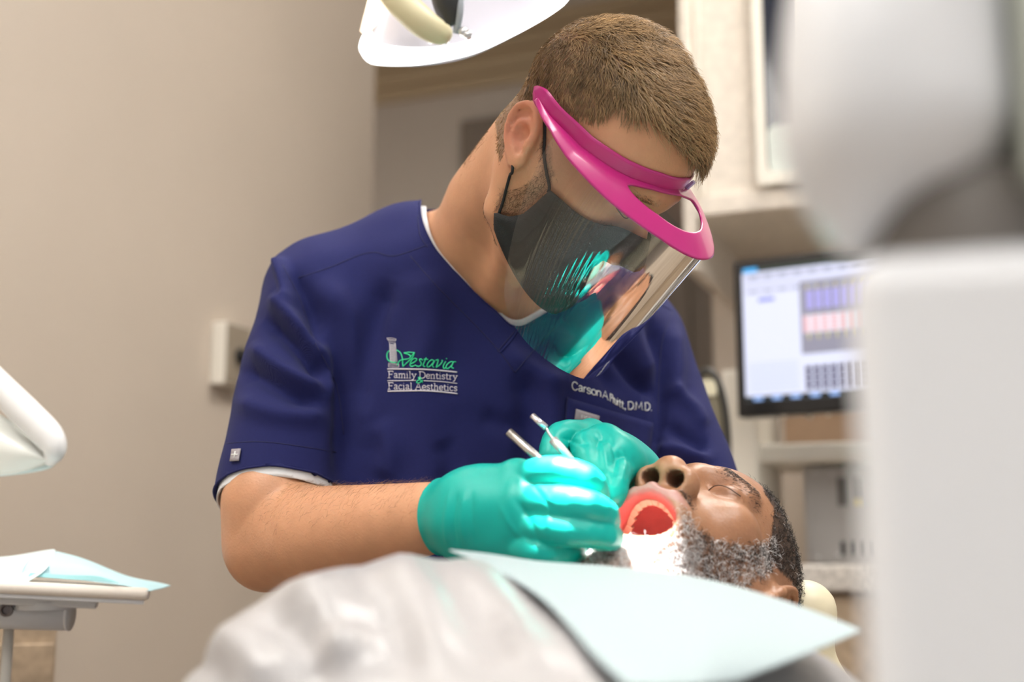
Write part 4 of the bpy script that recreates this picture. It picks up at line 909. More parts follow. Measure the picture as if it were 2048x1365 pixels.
# white undershirt seen at the neck and the sleeve
Vu, Qu = sdf_mesh(SCR, blo, bhi, .0045, bias=-.0055, relax=2)
Vu, Qu = cut_sleeves(Vu, Qu, .008)
NECK2 = np.array([(854, 380), (852, 428), (862, 470), (880, 505), (915, 545), (960, 590), (998, 622), (1028, 648), (1080, 620), (1130, 590), (1190, 558), (1225, 510), (1230, 380)], float)
Vu, Qu = cut_poly(Vu, Qu, NECK2, Vu[:, 1] < backY)
p2 = px(Vu); dn_, _t = polydist(p2, NECK2); M_ut = mat('white_cotton', (.74, .75, .77), .8, weave=.2, bscale=700)
for nm, ku in (('undershirt', (dn_ < 45) & (p2[:, 0] < 1245) & (p2[:, 1] < 720)), ('undershirt_sleeve', (np.abs((Vu - sleeveR) @ axR - .004) < .016) & near(Vu, RS, RE, .09) & (p2[:, 0] < 668))):
    V1, Q1 = compact(Vu, Qu[ku[Qu].all(1)]); V1, _l = smooth_rims(V1.copy(), Q1, 8)
    mesh_obj(nm, V1, Q1, M_ut, doc, mods=[('SOLIDIFY', dict(thickness=.0018, offset=-1))])

# trousers and shoes (seated on the stool, mostly hidden by the patient)
hip = np.array([CH[0], CH[1] + .02, .56]); M_tr = M_navy
tro = [rbox(hip, TAX, (.17, .11, .10), .09, .03)]
for s in (-1, 1):
    kn = hip + TX_ * s * .30 + np.array([0, -.10 if s < 0 else .05, -.03]); an = kn + np.array([.0, .12, -.40])
    tro += [seg([hip + TX_ * s * .09, kn], [.085, .065], .04), seg([kn, an], [.062, .05], .03)]
    sh_o = [ell(an + [0, -.05, -.085], (.045, .12, .042), .01), seg([an, an - [0, 0, .08]], [.04, .04], .02)]
    V1, Q1 = sdf_mesh(sh_o, an - [.08, .2, .14], an + [.08, .12, .06], .008); V1[:, 2] = np.maximum(V1[:, 2], .002); mesh_obj('shoe', V1, Q1, M_black, doc)
V1, Q1 = sdf_mesh(tro, hip - [.55, .35, .56], hip + [.55, .4, .16], .010); mesh_obj('scrub_trousers', V1, Q1, M_tr, doc)
st_ = empty('stool', (hip[0], hip[1], 0), 'round black operator stool under the person in scrubs', 'stool')
lathe('seat', [(.17, 0), (.19, .015), (.19, .05), (.17, .07)], (hip[0], hip[1], .385), (0, 0, 1), M_dark, st_)
lathe('column', [(.03, 0), (.03, .33)], (hip[0], hip[1], .06), (0, 0, 1), M_steel, st_)
lathe('base', [(.24, 0), (.24, .03), (.04, .06)], (hip[0], hip[1], 0), (0, 0, 1), M_dark, st_)

# hair
def flow(L, Nl):
    """lie direction in the head frame: from the whorl at the back forwards over the top, down at the sides"""
    d = np.stack([.0 * L[:, 0], -np.ones(len(L)), .1 - .0 * L[:, 0]], 1)
    side = sstep(np.abs(L[:, 0]), .035, .075); d[:, 2] -= side * 1.1; d[:, 0] += .55 * (1 - side)
    d[:, 1] = np.where(L[:, 1] > .075, -.2, d[:, 1]); d[:, 2] = np.where(L[:, 1] > .06, -1.0 * sstep(L[:, 1], .06, .09) + d[:, 2], d[:, 2])
    return d
M_hair = mat('brown_hair', (.2, .12, .06), .42, vcol=True, spec=.4)
hn = 20000
R_, N_ = sample(Vb, Qb, Nb, np.where(hd, hw_, 0), hn); Lr = (R_ - DP) @ DR; Nl = N_ @ DR
d = flow(Lr, Nl)
cl_ = np.floor(Lr / .009); hsh = (np.sin(cl_ @ np.array([12.9, 78.2, 37.7])) * 43758.5) % 1; h2 = (np.sin(cl_ @ np.array([39.3, 11.1, 83.1])) * 24634.6) % 1
d += np.stack([(hsh - .5), (h2 - .5) * .6, (hsh * h2 - .25)], 1) * 1.0 + RNG.normal(size=(hn, 3)) * .22
d = d - Nl * (d * Nl).sum(1)[:, None]; d = nrm_rows(d)
topw = sstep(Lr[:, 2] + .25 * (-Lr[:, 1]), .045, .115) * (1 - .5 * sstep(np.abs(Lr[:, 0]), .05, .075))
Ln = .006 + .023 * topw + RNG.random(hn) * .004 + .006 * hsh * topw; Ln *= 1 - .5 * sstep(-Lr[:, 2], -.02, .01)
tone = np.clip(.52 + .6 * hsh + RNG.normal(size=hn) * .16, .2, 1.6)[:, None]
colr = np.array([.38, .24, .115]) * tone
strands('hair', R_, d @ DR.T, N_, Ln, (.00042 + .00016 * RNG.random(hn)), colr, M_hair, doc, bend=.46, curl=.05, npt=6)
# beard stubble, eyebrows, arm hair
bn = 5200
R_, N_ = sample(Vb, Qb, Nb, bw_ ** 1.5, bn); d = np.tile([0, -.25, -1.], (bn, 1)) @ DR.T + RNG.normal(size=(bn, 3)) * .45; d -= N_ * (d * N_).sum(1)[:, None]
strands('beard', R_, nrm_rows(d), N_, .003 + .005 * RNG.random(bn), np.full(bn, .00017), np.array([.10, .055, .028]) * RNG.uniform(.5, 1.5, (bn, 1)), M_hair, doc, bend=.5, curl=.15, npt=4)
ew = np.exp(-(((np.abs(Lb[:, 0]) - .032) / .017) ** 4 + ((Lb[:, 2] - .0285 + .25 * np.maximum(0, np.abs(Lb[:, 0]) - .036)) / .0042) ** 2)) * (Lb[:, 1] < -.06)
R_, N_ = sample(Vb, Qb, Nb, ew, 900); Lr = (R_ - DP) @ DR; d = np.stack([np.sign(Lr[:, 0]), 0 * Lr[:, 0], .35 + 0 * Lr[:, 0]], 1) @ DR.T; d -= N_ * (d * N_).sum(1)[:, None]
strands('eyebrow', R_, nrm_rows(d), N_, np.full(900, .007), np.full(900, .00022), np.tile([.06, .035, .02], (900, 1)), M_hair, doc, bend=.3, npt=4)
def lid_line(o_name, fr, parent, sides, m):
    for s in sides:
        pts = smooth_poly([(s * .0178, -.0868, .0118), (s * .026, -.0928, .0088), (s * .036, -.0928, .0083), (s * .047, -.0842, .0122)], 10)
        mesh_obj(o_name, *tube_geo((fr[0] @ pts.T).T + fr[1], .0005, 6), m, parent)
lid_line('eyelash', (DR, DP), doc, (-1, 1), mat('dark_lash', (.07, .04, .028), .6))
fa = nrm(RWr - RE); t_ = (Vb - RE) @ fa / np.linalg.norm(RWr - RE); aw = ((t_ > .05) & (t_ < .98) & near(Vb, RE, RWr, .06)).astype(float) * np.clip(Nb[:, 2] + .55, .05, 1) ** 2
fl_ = nrm(LWr - LE); t2 = (Vb - LE) @ fl_ / np.linalg.norm(LWr - LE); aw += ((t2 > .1) & (t2 < .98) & near(Vb, LE, LWr, .06)) * .8
R_, N_ = sample(Vb, Qb, Nb, aw, 2600); d = np.tile(fa * .9 + np.array([0, 0, .25]), (2600, 1)) + RNG.normal(size=(2600, 3)) * .4; d -= N_ * (d * N_).sum(1)[:, None]
strands('arm_hair', R_, nrm_rows(d), N_, .006 + .012 * RNG.random(2600), np.full(2600, .00010), np.array([.26, .15, .07]) * RNG.uniform(.5, 1.5, (2600, 1)), M_hair, doc, bend=.55, curl=.1, npt=4)
nw = hd * sstep(Lb[:, 1], .05, .07) * sstep(-Lb[:, 2], .045, .06) * sstep(Lb[:, 2], -.12, -.09)
R_, N_ = sample(Vb, Qb, Nb, nw + 1e-9, 700); d = np.tile([0, .1, -1.], (700, 1)) @ DR.T + RNG.normal(size=(700, 3)) * .3; d -= N_ * (d * N_).sum(1)[:, None]
strands('nape_hair', R_, nrm_rows(d), N_, .003 + .005 * RNG.random(700), np.full(700, .00014), np.tile([.22, .13, .06], (700, 1)), M_hair, doc, bend=.5, npt=4)

# gloves
M_glove = mat('teal_nitrile_glove', (.0, .37, .315), .4, spec=.35, bump=.12, bscale=130)
def finger(pts, r0, r1): return seg(smooth_poly([A(*p) for p in pts], 9), np.linspace(r0 * .9, r1, 9), .0028)
W0 = RWr
GR = [seg([RE * .16 + RWr * .84, RWr, A(960, 1032, 1.03)], [.0335, .0315, .032], .02)]
for mc, r in (((1035, 962, 1.005), .017), ((1045, 1002, .985), .017), ((1040, 1048, .985), .016), ((1015, 1088, 1.0), .0155)): GR.append(seg([A(960, 1032, 1.03), A(*mc)], [.029, r], .022))
GR += [finger([(1035, 962, 1.005), (1112, 944, .965), (1176, 962, .955), (1192, 992, .975)], .0152, .0098), finger([(1045, 1002, .985), (1140, 1008, .945), (1202, 1024, .945), (1214, 1044, .965)], .0150, .0098),
       finger([(1040, 1048, .985), (1135, 1062, .945), (1200, 1070, .945), (1222, 1076, .96)], .0145, .0095), finger([(1015, 1088, 1.0), (1080, 1104, .965), (1130, 1104, .965), (1150, 1106, .985)], .0135, .0090),
       finger([(940, 1000, 1.06), (1040, 990, 1.06), (1120, 985, 1.03), (1185, 1005, 1.0)], .020, .0105)]
Vg, Qg = sdf_mesh(GR, A(840, 1160, 1.1) - [.02, .2, .02], A(1260, 900, 1.1) + [.02, .08, .02], .0017)
Vg, Qg = cut_plane(Vg, Qg, A(872, 1030, 1.055), nrm(np.array([-.85, .5, .0])))
Ng = vnormals(Vg, Qg)
GF = [([(930, 985), (925, 1040), (930, 1090)], 5, .0012), ([(915, 985), (908, 1040), (912, 1095)], 4, -.0012), ([(900, 980), (893, 1040), (896, 1095)], 5, .0012), ([(1030, 1000), (1060, 1040), (1080, 1090)], 6, -.0012), ([(1060, 960), (1090, 1000), (1110, 1020)], 5, -.001), ([(1070, 965), (1100, 1010), (1090, 1070)], 5, .0008), ([(945, 980), (945, 1040), (955, 1090)], 5, -.0008), ([(1000, 1010), (1020, 1050), (1060, 1090)], 5, .0008)]
Vg = folds(Vg, Ng, GF); Vg += Ng * lump(Vg, 160, .0004, 8)[:, None]
mesh_obj('glove', Vg, Qg, M_glove, doc, mods=[('SOLIDIFY', dict(thickness=.0007, offset=1))])
GL = [seg([LE * .12 + LWr * .88, LWr, A(1246, 955, 1.11)], [.030, .029, .028], .02)]
for mc, r in (((1182, 872, 1.105), .0150), ((1206, 884, 1.075), .0152), ((1232, 908, 1.065), .0148), ((1250, 935, 1.07), .0140)): GL.append(seg([A(1240, 950, 1.11), A(*mc)], [.024, r], .02))
GL += [finger([(1182, 872, 1.105), (1126, 872, 1.075), (1106, 902, 1.06), (1116, 945, 1.055)], .0152, .0100), finger([(1206, 884, 1.075), (1170, 892, 1.06), (1178, 925, 1.045), (1190, 972, 1.04)], .0150, .0100),
       finger([(1232, 908, 1.065), (1206, 922, 1.05), (1208, 955, 1.04), (1212, 985, 1.04)], .0150, .0098), finger([(1250, 935, 1.07), (1234, 955, 1.04), (1230, 985, 1.03), (1224, 1005, 1.035)], .0138, .0092),
       finger([(1232, 920, 1.14), (1185, 905, 1.145), (1142, 915, 1.115), (1120, 950, 1.08)], .018, .0100)]
Vg, Qg = sdf_mesh(GL, A(1060, 1060, 1.0) - [.02, .08, .02], A(1340, 820, 1.2) + [.03, .05, .02], .0017)
Vg, Qg = cut_plane(Vg, Qg, LWr * .92 + LE * .08, nrm(LE - LWr))
Ng = vnormals(Vg, Qg)
GF = [([(1120, 872), (1150, 885), (1180, 890)], 5, -.0014), ([(1190, 860), (1205, 900), (1215, 950)], 5, .0012), ([(1215, 870), (1230, 920), (1225, 960)], 4, -.0012), ([(1240, 900), (1250, 930), (1240, 970)], 4, .001), ([(1262, 920), (1268, 950), (1260, 985)], 4, -.001), ([(1130, 858), (1160, 866), (1195, 862)], 5, .001)]
Vg = folds(Vg, Ng, GF); Vg += Ng * lump(Vg, 160, .0004, 9)[:, None]
mesh_obj('glove', Vg, Qg, M_glove, doc, mods=[('SOLIDIFY', dict(thickness=.0007, offset=1))])

# instruments
i1 = empty('dental_scaler', A(1016, 862, 1.03), 'plain steel instrument handle gripped by the front gloved hand', 'dental tool')
tube('handle', [A(1017, 864, 1.03), A(1085, 925, 1.025), A(1150, 985, 1.015)], .0036, M_steel, i1, 16)
tube('tip', [A(1150, 985, 1.015), A(1200, 1015, 1.01), A(1232, 1040, 1.0), A(1240, 1052, .995)], [.0034, .002, .0012, .0006], M_steel, i1, 8, 12)
i2 = empty('dental_mirror', A(1064, 832, 1.03), 'bent-tip instrument held in the rear gloved hand', 'dental tool')
tube('tip', [A(1064, 832, 1.022), A(1092, 856, 1.018)], .0026, mat('bright_steel', (.9, .85, .9), .22, metal=.9), i2, 12)
tube('shank', [A(1092, 856, 1.018), A(1097, 866, 1.016), A(1107, 880, 1.012)], .0011, M_steel, i2, 8, 8)
tube('handle', [A(1106, 880, 1.012), A(1124, 900, 1.008), A(1160, 945, 1.02), A(1205, 990, 1.04)], .0036, mat('frosted_steel', (.75, .74, .74), .35, metal=.8), i2, 14)

# face mask (black, pleated) and its loops, laid over nose and chin
TH_ = TBODY
def hit_local(p_from, p_to):
    a, b = dl(p_from), dl(p_to); h, n, i, t = TH_.ray_cast(Vector(a), Vector(b - a).normalized()); return None if h is None else (np.array(h) - DP) @ DR
nu, nv = 33, 25; Gm = np.zeros((nv, nu, 3))
for j in range(nv):
    t = j / (nv - 1)
    for i in range(nu):
        s = -1 + 2 * i / (nu - 1); a = abs(s)
        ztop = .001 - .018 * a ** 1.2; zbot = -.121 + .034 * a ** 1.6
        z = ztop + (zbot - ztop) * t; ph = s * math.radians(np.interp(t, [0, .55, .7, .82, 1], [77, 79, 84, 94, 86])); dirv = np.array([math.sin(ph), -math.cos(ph), 0]); c0 = np.array([0, -.022, z])
        hp = hit_local(c0 + dirv * .2, c0); r = np.linalg.norm((hp - c0)[:2]) if hp is not None else .06
        r = min(max(r, .05), .12); Gm[j, i] = (r, ph, z)
Rm = Gm[..., 0].copy(); R0 = Rm.copy()
for _ in range(14):
    K = np.pad(Rm, 1, mode='edge'); Rm = np.maximum((K[:-2, 1:-1] + K[2:, 1:-1] + K[1:-1, :-2] + K[1:-1, 2:] + 2 * Rm) / 6, R0)
Vm = np.zeros((nv, nu, 3))
for j in range(nv):
    for i in range(nu):
        r, ph, z = Rm[j, i] + .0045, Gm[j, i, 1], Gm[j, i, 2]
        pl = .0022 * (((j / (nv - 1)) * 3.999) % 1 - .5) * (0.12 < j / (nv - 1) < .9)
        Vm[j, i] = dl((math.sin(ph) * (r + pl), -.022 - math.cos(ph) * (r + pl), z))
M_mask = mat('black_mask_fabric', (.018, .018, .018), .75, bump=.6, bscale=900)
mk = mesh_obj('face_mask', Vm.reshape(-1, 3), [(j * nu + i, j * nu + i + 1, (j + 1) * nu + i + 1, (j + 1) * nu + i) for j in range(nv - 1) for i in range(nu - 1)], M_mask, None, mods=[('SOLIDIFY', dict(thickness=.0012))])
tag(mk, 'black pleated face mask over nose and mouth', 'face mask')
for s in (-1, 1):
    i_ = 0 if s < 0 else nu - 1; top, bot = Vm[1, i_], Vm[-2, i_]
    E1 = lambda x, y, z: dl((s * x, y, z))
    if s < 0:
        fpt = [cast(TBODY, u, v, .0018) for u, v in ((1100, 372), (1094, 345), (1089, 310), (1088, 275), (1087, 245), (1084, 225))]
        rpt = [cast(TBODY, u, v, .0018) for u, v in ((1027, 335), (1022, 350), (1014, 378), (1007, 405))]
        pts = [top] + fpt + [E1(.074, .022, .026), E1(.072, .032, .008), E1(.072, .026, -.014)] + rpt + [bot]
    else: pts = [top, E1(.076, -.012, .012), E1(.081, -.002, .026), E1(.084, .012, .034), E1(.083, .027, .027), E1(.080, .033, .005), E1(.076, .030, -.02), E1(.0735, .020, -.036), bot]
    tube('ear_loop', pts, .0014, mat('black_cord', (.012, .012, .012), .8), mk, 8, 60)

# face shield: magenta band and brim, clear curved film
fsd = empty('face_shield', dl((0, -.1, .06)), 'magenta face shield with open brim and clear curved visor', 'face shield')
M_mag = mat('magenta_plastic', (.50, .020, .19), .3, coat=.3)
def headr(th, z):
    hp = hit_local((math.sin(th) * .3, -.01 - math.cos(th) * .3, z), (0, -.01, z)); return .085 if hp is None else float(np.linalg.norm((hp - [0, -.01, z])[:2]))
ths = np.radians(np.linspace(-119, 119, 81))
def bz(th): return float(np.interp(math.degrees(abs(th)), [0, 25, 50, 75, 100, 118, 135], [.050, .046, .0365, .029, .026, .027, .028]))      # lower edge of the band
rin = np.array([headr(t, bz(t) + .012) for t in ths]); rin = np.clip(rin, .074, .108)
for _ in range(6): rin = np.maximum(rin, np.convolve(np.pad(rin, 2, mode='edge'), np.ones(5) / 5, 'valid'))
rin = np.convolve(np.pad(rin, 3, mode='edge'), np.ones(7) / 7, 'valid') + .003; rin = rin + .013 * sstep(np.abs(ths), math.radians(80), math.radians(116))
def cyl(t, r, z): return dl((math.sin(t) * r, -.01 - math.cos(t) * r, z))
Vv = []; Fv = []; nh = 6
for k in range(nh):
    f = k / (nh - 1)
    for t, r in zip(ths, rin):
        endt = sstep(np.array([abs(t)]), math.radians(108), math.radians(119))[0]
        hgt_ = .017 * math.sqrt(max(0.02, 1 - endt ** 2))
        Vv.append(cyl(t, r - .002 * f, bz(t) + .0065 + (f - .5) * hgt_))
n8 = len(ths); Fv = [(k * n8 + i, k * n8 + i + 1, (k + 1) * n8 + i + 1, (k + 1) * n8 + i) for k in range(nh - 1) for i in range(n8 - 1)]
mesh_obj('headband', Vv, Fv, M_mag, fsd, mods=[('SOLIDIFY', dict(thickness=.002, offset=0))])
def rout(t):                                                        # brim outline: ellipse flaring to a point in front
    a = abs(t); e = 1 / math.sqrt((math.sin(t) / .102) ** 2 + (math.cos(t) / .148) ** 2); w = 1 - sstep(np.array([a]), math.radians(82), math.radians(116))[0]
    return w * (e + .006 * math.exp(-(t / .35) ** 2)) + (1 - w) * .094
nr = 22; tb = np.radians(np.linspace(-112, 112, 201)); rinb = np.interp(tb, ths, rin); Vv = []
def brim_z(t, f): return bz(t) + .001 - f * (.001 + .016 * max(0, math.cos(t)) ** .9) + .003 * math.sin(f * math.pi)
def slot(t):                                                        # the opening between band and brim
    x = (t + math.radians(12)) / math.radians(29); w = math.sqrt(max(0, 1 - x * x)); return (.34 - .26 * w - .004, .34 + .30 * w + .004), abs(x) < 1
for k in range(nr):
    for t, r in zip(tb, rinb):
        (f1, f2), _o = slot(t); f = f1 * k / 7 if k < 8 else f2 + (1 - f2) * (k - 8) / (nr - 9)
        ro = max(rout(t), r + .001); Vv.append(cyl(t, r + (ro - r) * f, brim_z(t, f)))
n9 = len(tb); Fv = []
for k in range(nr - 1):
    for i in range(n9 - 1):
        if k == 7 and slot((tb[i] + tb[i + 1]) / 2)[1]: continue
        Fv.append((k * n9 + i, k * n9 + i + 1, (k + 1) * n9 + i + 1, (k + 1) * n9 + i))
Vv = np.array(Vv)
mesh_obj('brim', Vv, Fv, M_mag, fsd, mods=[('SOLIDIFY', dict(thickness=.0022, offset=0)), ('SMOOTH', dict(factor=.5, iterations=2))])
tf = np.concatenate([np.linspace(-1, -.80, 6), np.linspace(-.795, -.42, 110), np.linspace(-.41, 1, 50)]); Vv = []; nz = 14
for k in range(nz):
    f = k / (nz - 1)
    for q in tf:
        t = q * math.radians(88 - 36 * f ** 1.3)
        r0 = max(min(rout(t) - .006, .146), .088); zt_ = brim_z(t, .9) - .002; zb_ = -.126 + .024 * abs(q) ** 5
        rip = .00010 * math.sin(q * 235) * float(np.clip(min(q + .795, -.42 - q) * 12, 0, 1)); r = r0 + f * (.020 * math.cos(t) ** 2 + .004) + rip; Vv.append(cyl(t, r, zt_ + (zb_ - zt_) * f))  # ripples added to the film's shape to streak its reflections
n10 = len(tf)
mesh_obj('visor_film', Vv, [(k * n10 + i, k * n10 + i + 1, (k + 1) * n10 + i + 1, (k + 1) * n10 + i) for k in range(nz - 1) for i in range(n10 - 1)], film_mat('clear_visor_film', (.93, .94, .95), 1., 1.62), fsd)
mesh_obj('film_tab', *box_geo(cyl(.36, float(np.interp(.36, ths, rin)) + .003, bz(.36) + .004), DR.T, (.0025, .0015, .007)), mat('lilac_edge', (.5, .45, .8), .3), fsd, smooth=False)

# ================================================================== THE PATIENT
PR, PP = rod([-1.18516, .43366, -.41799]), np.array([.15314, 1.099, -.0247 + H]); PF = (PR.astype(np.float32), PP.astype(np.float32))
def pl_(p): return PR @ np.array(p, float) + PP
pops, EX = head_ops(PF, True)
axT = nrm([-.56, -.80, -.10]); sdT = nrm([.80, -.56, -.05]); upT = np.cross(sdT, axT)
if upT[2] < 0: upT = -upT
NKP = pl_((0, .03, -.14)); CHP = np.array([-.015, .80, H - .125]); HIP = CHP + axT * .42 + np.array([0, 0, -.03])
pbody = pops + [seg([pl_((0, .02, -.02)), NKP], [.058, .06], .03), seg([NKP, CHP - axT * .10], [.06, .08], .05),
    rbox(CHP + sdT * .02, [sdT, axT, upT], (.115, .16, .075), .07, .04), rbox(CHP + axT * .40 + sdT * .09 - np.array([0, 0, .12]), [sdT, axT, upT], (.11, .16, .075), .07, .05)]
for s in (-1, 1): pbody.append(seg([CHP - axT * .11 + sdT * s * .145 - upT * .01 * (1 - s), CHP + axT * .12 + sdT * (.20 if s > 0 else -.15) - upT * (.055 if s > 0 else .10), CHP + axT * .34 + sdT * (.17 if s > 0 else -.12) - upT * (.065 if s > 0 else .11)], [.045, .038, .032], .02))
Vb2, Qb2 = sdf_mesh(pbody, [-.42, .22, H - .30], [.42, 1.32, H + .16], .0024)
Nb2 = vnormals(Vb2, Qb2); Lb2 = (Vb2 - PP) @ PR; hd2 = np.linalg.norm(Lb2 - [0, 0, .0], axis=1) < .20
SK2 = np.array([.33, .158, .082]); cb2 = np.tile(SK2, (len(Vb2), 1))
def mixc(c, w, col): return c * (1 - w[:, None]) + np.array(col) * w[:, None]
x, y, z = Lb2.T
dlip = EX['lip'].f(Lb2.astype(np.float32)); dcav = np.minimum(EX['cav'][0].f(Lb2.astype(np.float32)), EX['cav'][1].f(Lb2.astype(np.float32)))
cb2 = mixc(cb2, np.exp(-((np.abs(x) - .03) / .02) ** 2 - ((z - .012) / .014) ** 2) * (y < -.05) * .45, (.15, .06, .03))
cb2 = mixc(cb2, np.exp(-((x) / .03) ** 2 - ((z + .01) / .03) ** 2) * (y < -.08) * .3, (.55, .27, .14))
inner = (1 - sstep(dcav, .0004, .0022)) * (1 - sstep(np.linalg.norm(Lb2 - EX['c'], axis=1), .075, .085))
cb2 = mixc(cb2, (1 - sstep(dlip, .0008, .003)) * .85, (.45, .24, .22))
cb2 = mixc(cb2, inner, (.46, .13, .115))
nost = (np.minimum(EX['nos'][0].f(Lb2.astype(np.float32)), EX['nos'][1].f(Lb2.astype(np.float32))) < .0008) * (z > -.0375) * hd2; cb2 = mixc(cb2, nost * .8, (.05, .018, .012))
def p_beard(L):
    x, y, z = L.T; J = EX['J']; c = L - EX['c']
    rad = np.linalg.norm(c, axis=1)
    jawz = sstep(-z - .62 * (y + .045), .047, .066) * sstep(-y, -.055, -.030)       # lower cheek and jaw
    must = np.exp(-((z + .050 + .25 * np.abs(x)) / .007) ** 2) * (np.abs(x) < .042) * (y < -.06) * .8
    sidb = np.exp(-((y + .012) / .016) ** 2) * (z < .03) * (z > -.07) * (np.abs(x) > .05)
    return np.clip(np.maximum.reduce([jawz, must, sidb]), 0, 1) * (dlipf(L) > .0035) * (dcavf(L) > .003)
def dlipf(L): return EX['lip'].f(L.astype(np.float32))
def dcavf(L): return np.minimum(EX['cav'][0].f(L.astype(np.float32)), EX['cav'][1].f(L.astype(np.float32)))
px2 = px(Vb2); fac2 = ((Vb2 - CAM) * Nb2).sum(1) < 0
BP2 = np.array([(1170, 1140), (1188, 1092), (1232, 1088), (1290, 1080), (1345, 1068), (1372, 1046), (1395, 1062), (1440, 1082), (1490, 1092), (1530, 1086), (1552, 1070), (1562, 1110), (1540, 1140), (1505, 1165), (1480, 1200), (1300, 1220), (1180, 1180)], float)
MP2 = np.array([(1350, 985), (1368, 975), (1382, 1010), (1384, 1050), (1368, 1055), (1362, 1020)], float)
HP2 = np.array([(1528, 985), (1548, 1018), (1545, 1060), (1538, 1100), (1556, 1140), (1585, 1165), (1600, 1260), (1760, 1260), (1760, 930), (1520, 930)], float)
bw2 = np.where(fac2 & (x > -.035), inpoly(px2, BP2) * 1. + inpoly(px2, MP2) * .6, p_beard(Lb2) * ((z < -.058) | (np.abs(x) > .05)) * (x < 0)) * hd2 * (z > -.19) * (dlip > .003) * (dcav > .003)
earm = np.exp(-((np.abs(x) - .086) / .008) ** 2 - ((y - .004) / .025) ** 2 - (z / .035) ** 2) > .25
def p_hair(L):
    x, y, z = L.T
    front = sstep(z + .25 * (y + .09) + .18 * np.minimum(0, .045 - np.abs(x)), .092, .100)
    side = sstep(y + .30 * z, .008, .022) * (z > -.045)
    return np.clip(np.maximum(front, side), 0, 1) * (np.abs(x) < .080) * (np.linalg.norm(L - np.array([0, .01, .05]), axis=1) < .115)
hw2 = np.where(fac2, inpoly(px2, HP2) * 1., p_hair(Lb2)) * hd2 * (np.abs(x) < .0785) * (np.linalg.norm(Lb2 - np.array([0, .01, .05]), axis=1) < .118)
cb2 = mixc(cb2, hw2 * .85, (.025, .018, .015)); cb2 = mixc(cb2, bw2 * .45, (.12, .075, .055))
M_sk2 = mat('brown_skin', SK2, .42, vcol=True, sss=.12, sssr=(.01, .004, .002), bump=.3, bscale=380, var=.08, vscale=80)
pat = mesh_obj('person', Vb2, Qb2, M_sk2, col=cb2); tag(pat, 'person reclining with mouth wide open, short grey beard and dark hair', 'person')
# short curly hair and grizzled beard
M_h2 = mat('grizzled_hair', (.1, .1, .1), .5, vcol=True)
n = 9000
R_, N_ = sample(Vb2, Qb2, Nb2, hw2, n); d = RNG.normal(size=(n, 3)); d -= N_ * (d * N_).sum(1)[:, None]
Lr = (R_ - PP) @ PR; g = RNG.random(n); gw = .25 * sstep(-Lr[:, 2], -.05, .01) + .07
cc = np.where((g < gw)[:, None], np.array([.45, .43, .42]), np.array([.022, .017, .015])) * RNG.uniform(.6, 1.4, (n, 1))
strands('hair', R_, nrm_rows(d), N_, .004 + .004 * RNG.random(n), np.full(n, .00030), cc, M_h2, pat, bend=.9, curl=.35, npt=5)
n = 10000
R_, N_ = sample(Vb2, Qb2, Nb2, bw2, n); d = np.tile([0, .15, -1.], (n, 1)) @ PR.T * .7 + RNG.normal(size=(n, 3)) * .7; d -= N_ * (d * N_).sum(1)[:, None]
Lr = (R_ - PP) @ PR; gw = np.clip(.60 + .35 * sstep(-Lr[:, 2], .05, .09) - .5 * (Lr[:, 2] > -.055) * (np.abs(Lr[:, 0]) < .045), .1, .95)  # grizzled mix, with extra white low down painting in the lamplight
cc = np.where((RNG.random(n) < gw)[:, None], np.array([.80, .78, .78]), np.array([.04, .03, .027])) * RNG.uniform(.7, 1.3, (n, 1))
strands('beard', R_, nrm_rows(d), N_, .004 + .006 * RNG.random(n), np.full(n, .00034), cc, M_h2, pat, bend=.8, curl=.4, npt=5)
ew = np.exp(-(((np.abs(x) - .034) / .018) ** 4 + ((z - .035 + .3 * np.maximum(0, np.abs(x) - .036)) / .0055) ** 2)) * (y < -.055)
R_, N_ = sample(Vb2, Qb2, Nb2, ew, 1100); Lr = (R_ - PP) @ PR; d = np.stack([np.sign(Lr[:, 0]), 0 * Lr[:, 0], .2 + 0 * Lr[:, 0]], 1) @ PR.T + RNG.normal(size=(1100, 3)) * .25; d -= N_ * (d * N_).sum(1)[:, None]
strands('eyebrow', R_, nrm_rows(d), N_, np.full(1100, .006), np.full(1100, .00022), np.tile([.025, .018, .015], (1100, 1)), M_h2, pat, bend=.35, npt=4)
lid_line('eyelash', (PR, PP), pat, (-1, 1), mat('dark_lash', (.03, .018, .012), .6))
# teeth and tongue
M_tooth = mat('tooth_enamel', (.62, .45, .31), .25, sss=.1)
def tooth(c, out, dn, w, hgt_, dep):
    tx = nrm(np.cross(out, dn)); ax = [tx, nrm(out), nrm(dn)]
    V, Fc = box_geo(np.zeros(3), np.eye(3), (w / 2, dep / 2, hgt_ / 2)); V = np.array(V); V[V[:, 2] < 0] *= [.8, .85, 1]
    Vw = [pl_(np.array(c) + v @ np.array(ax)) for v in V]
    return mesh_obj('tooth', Vw, Fc, M_tooth, pat, mods=[('BEVEL', dict(width=.0012, segments=2)), ('SUBSURF', dict(levels=1, render_levels=1))])
for k in range(14):
    a = (k - 6.5) / 6.5; th = a * 1.25; c = np.array([.0265 * math.sin(th) * 1.02, -.064 - .032 * math.cos(th) + .012 * abs(a) ** 2, -.0575 - .002 * abs(a) + .0045 * max(0., min(1., a * 2))]); out = nrm([math.sin(th), -math.cos(th), 0])
    tooth(c, out, np.array([0, 0, -1.]), .0068 + .0026 * abs(a), .0070, .006 + .003 * abs(a))
J = EX['J']
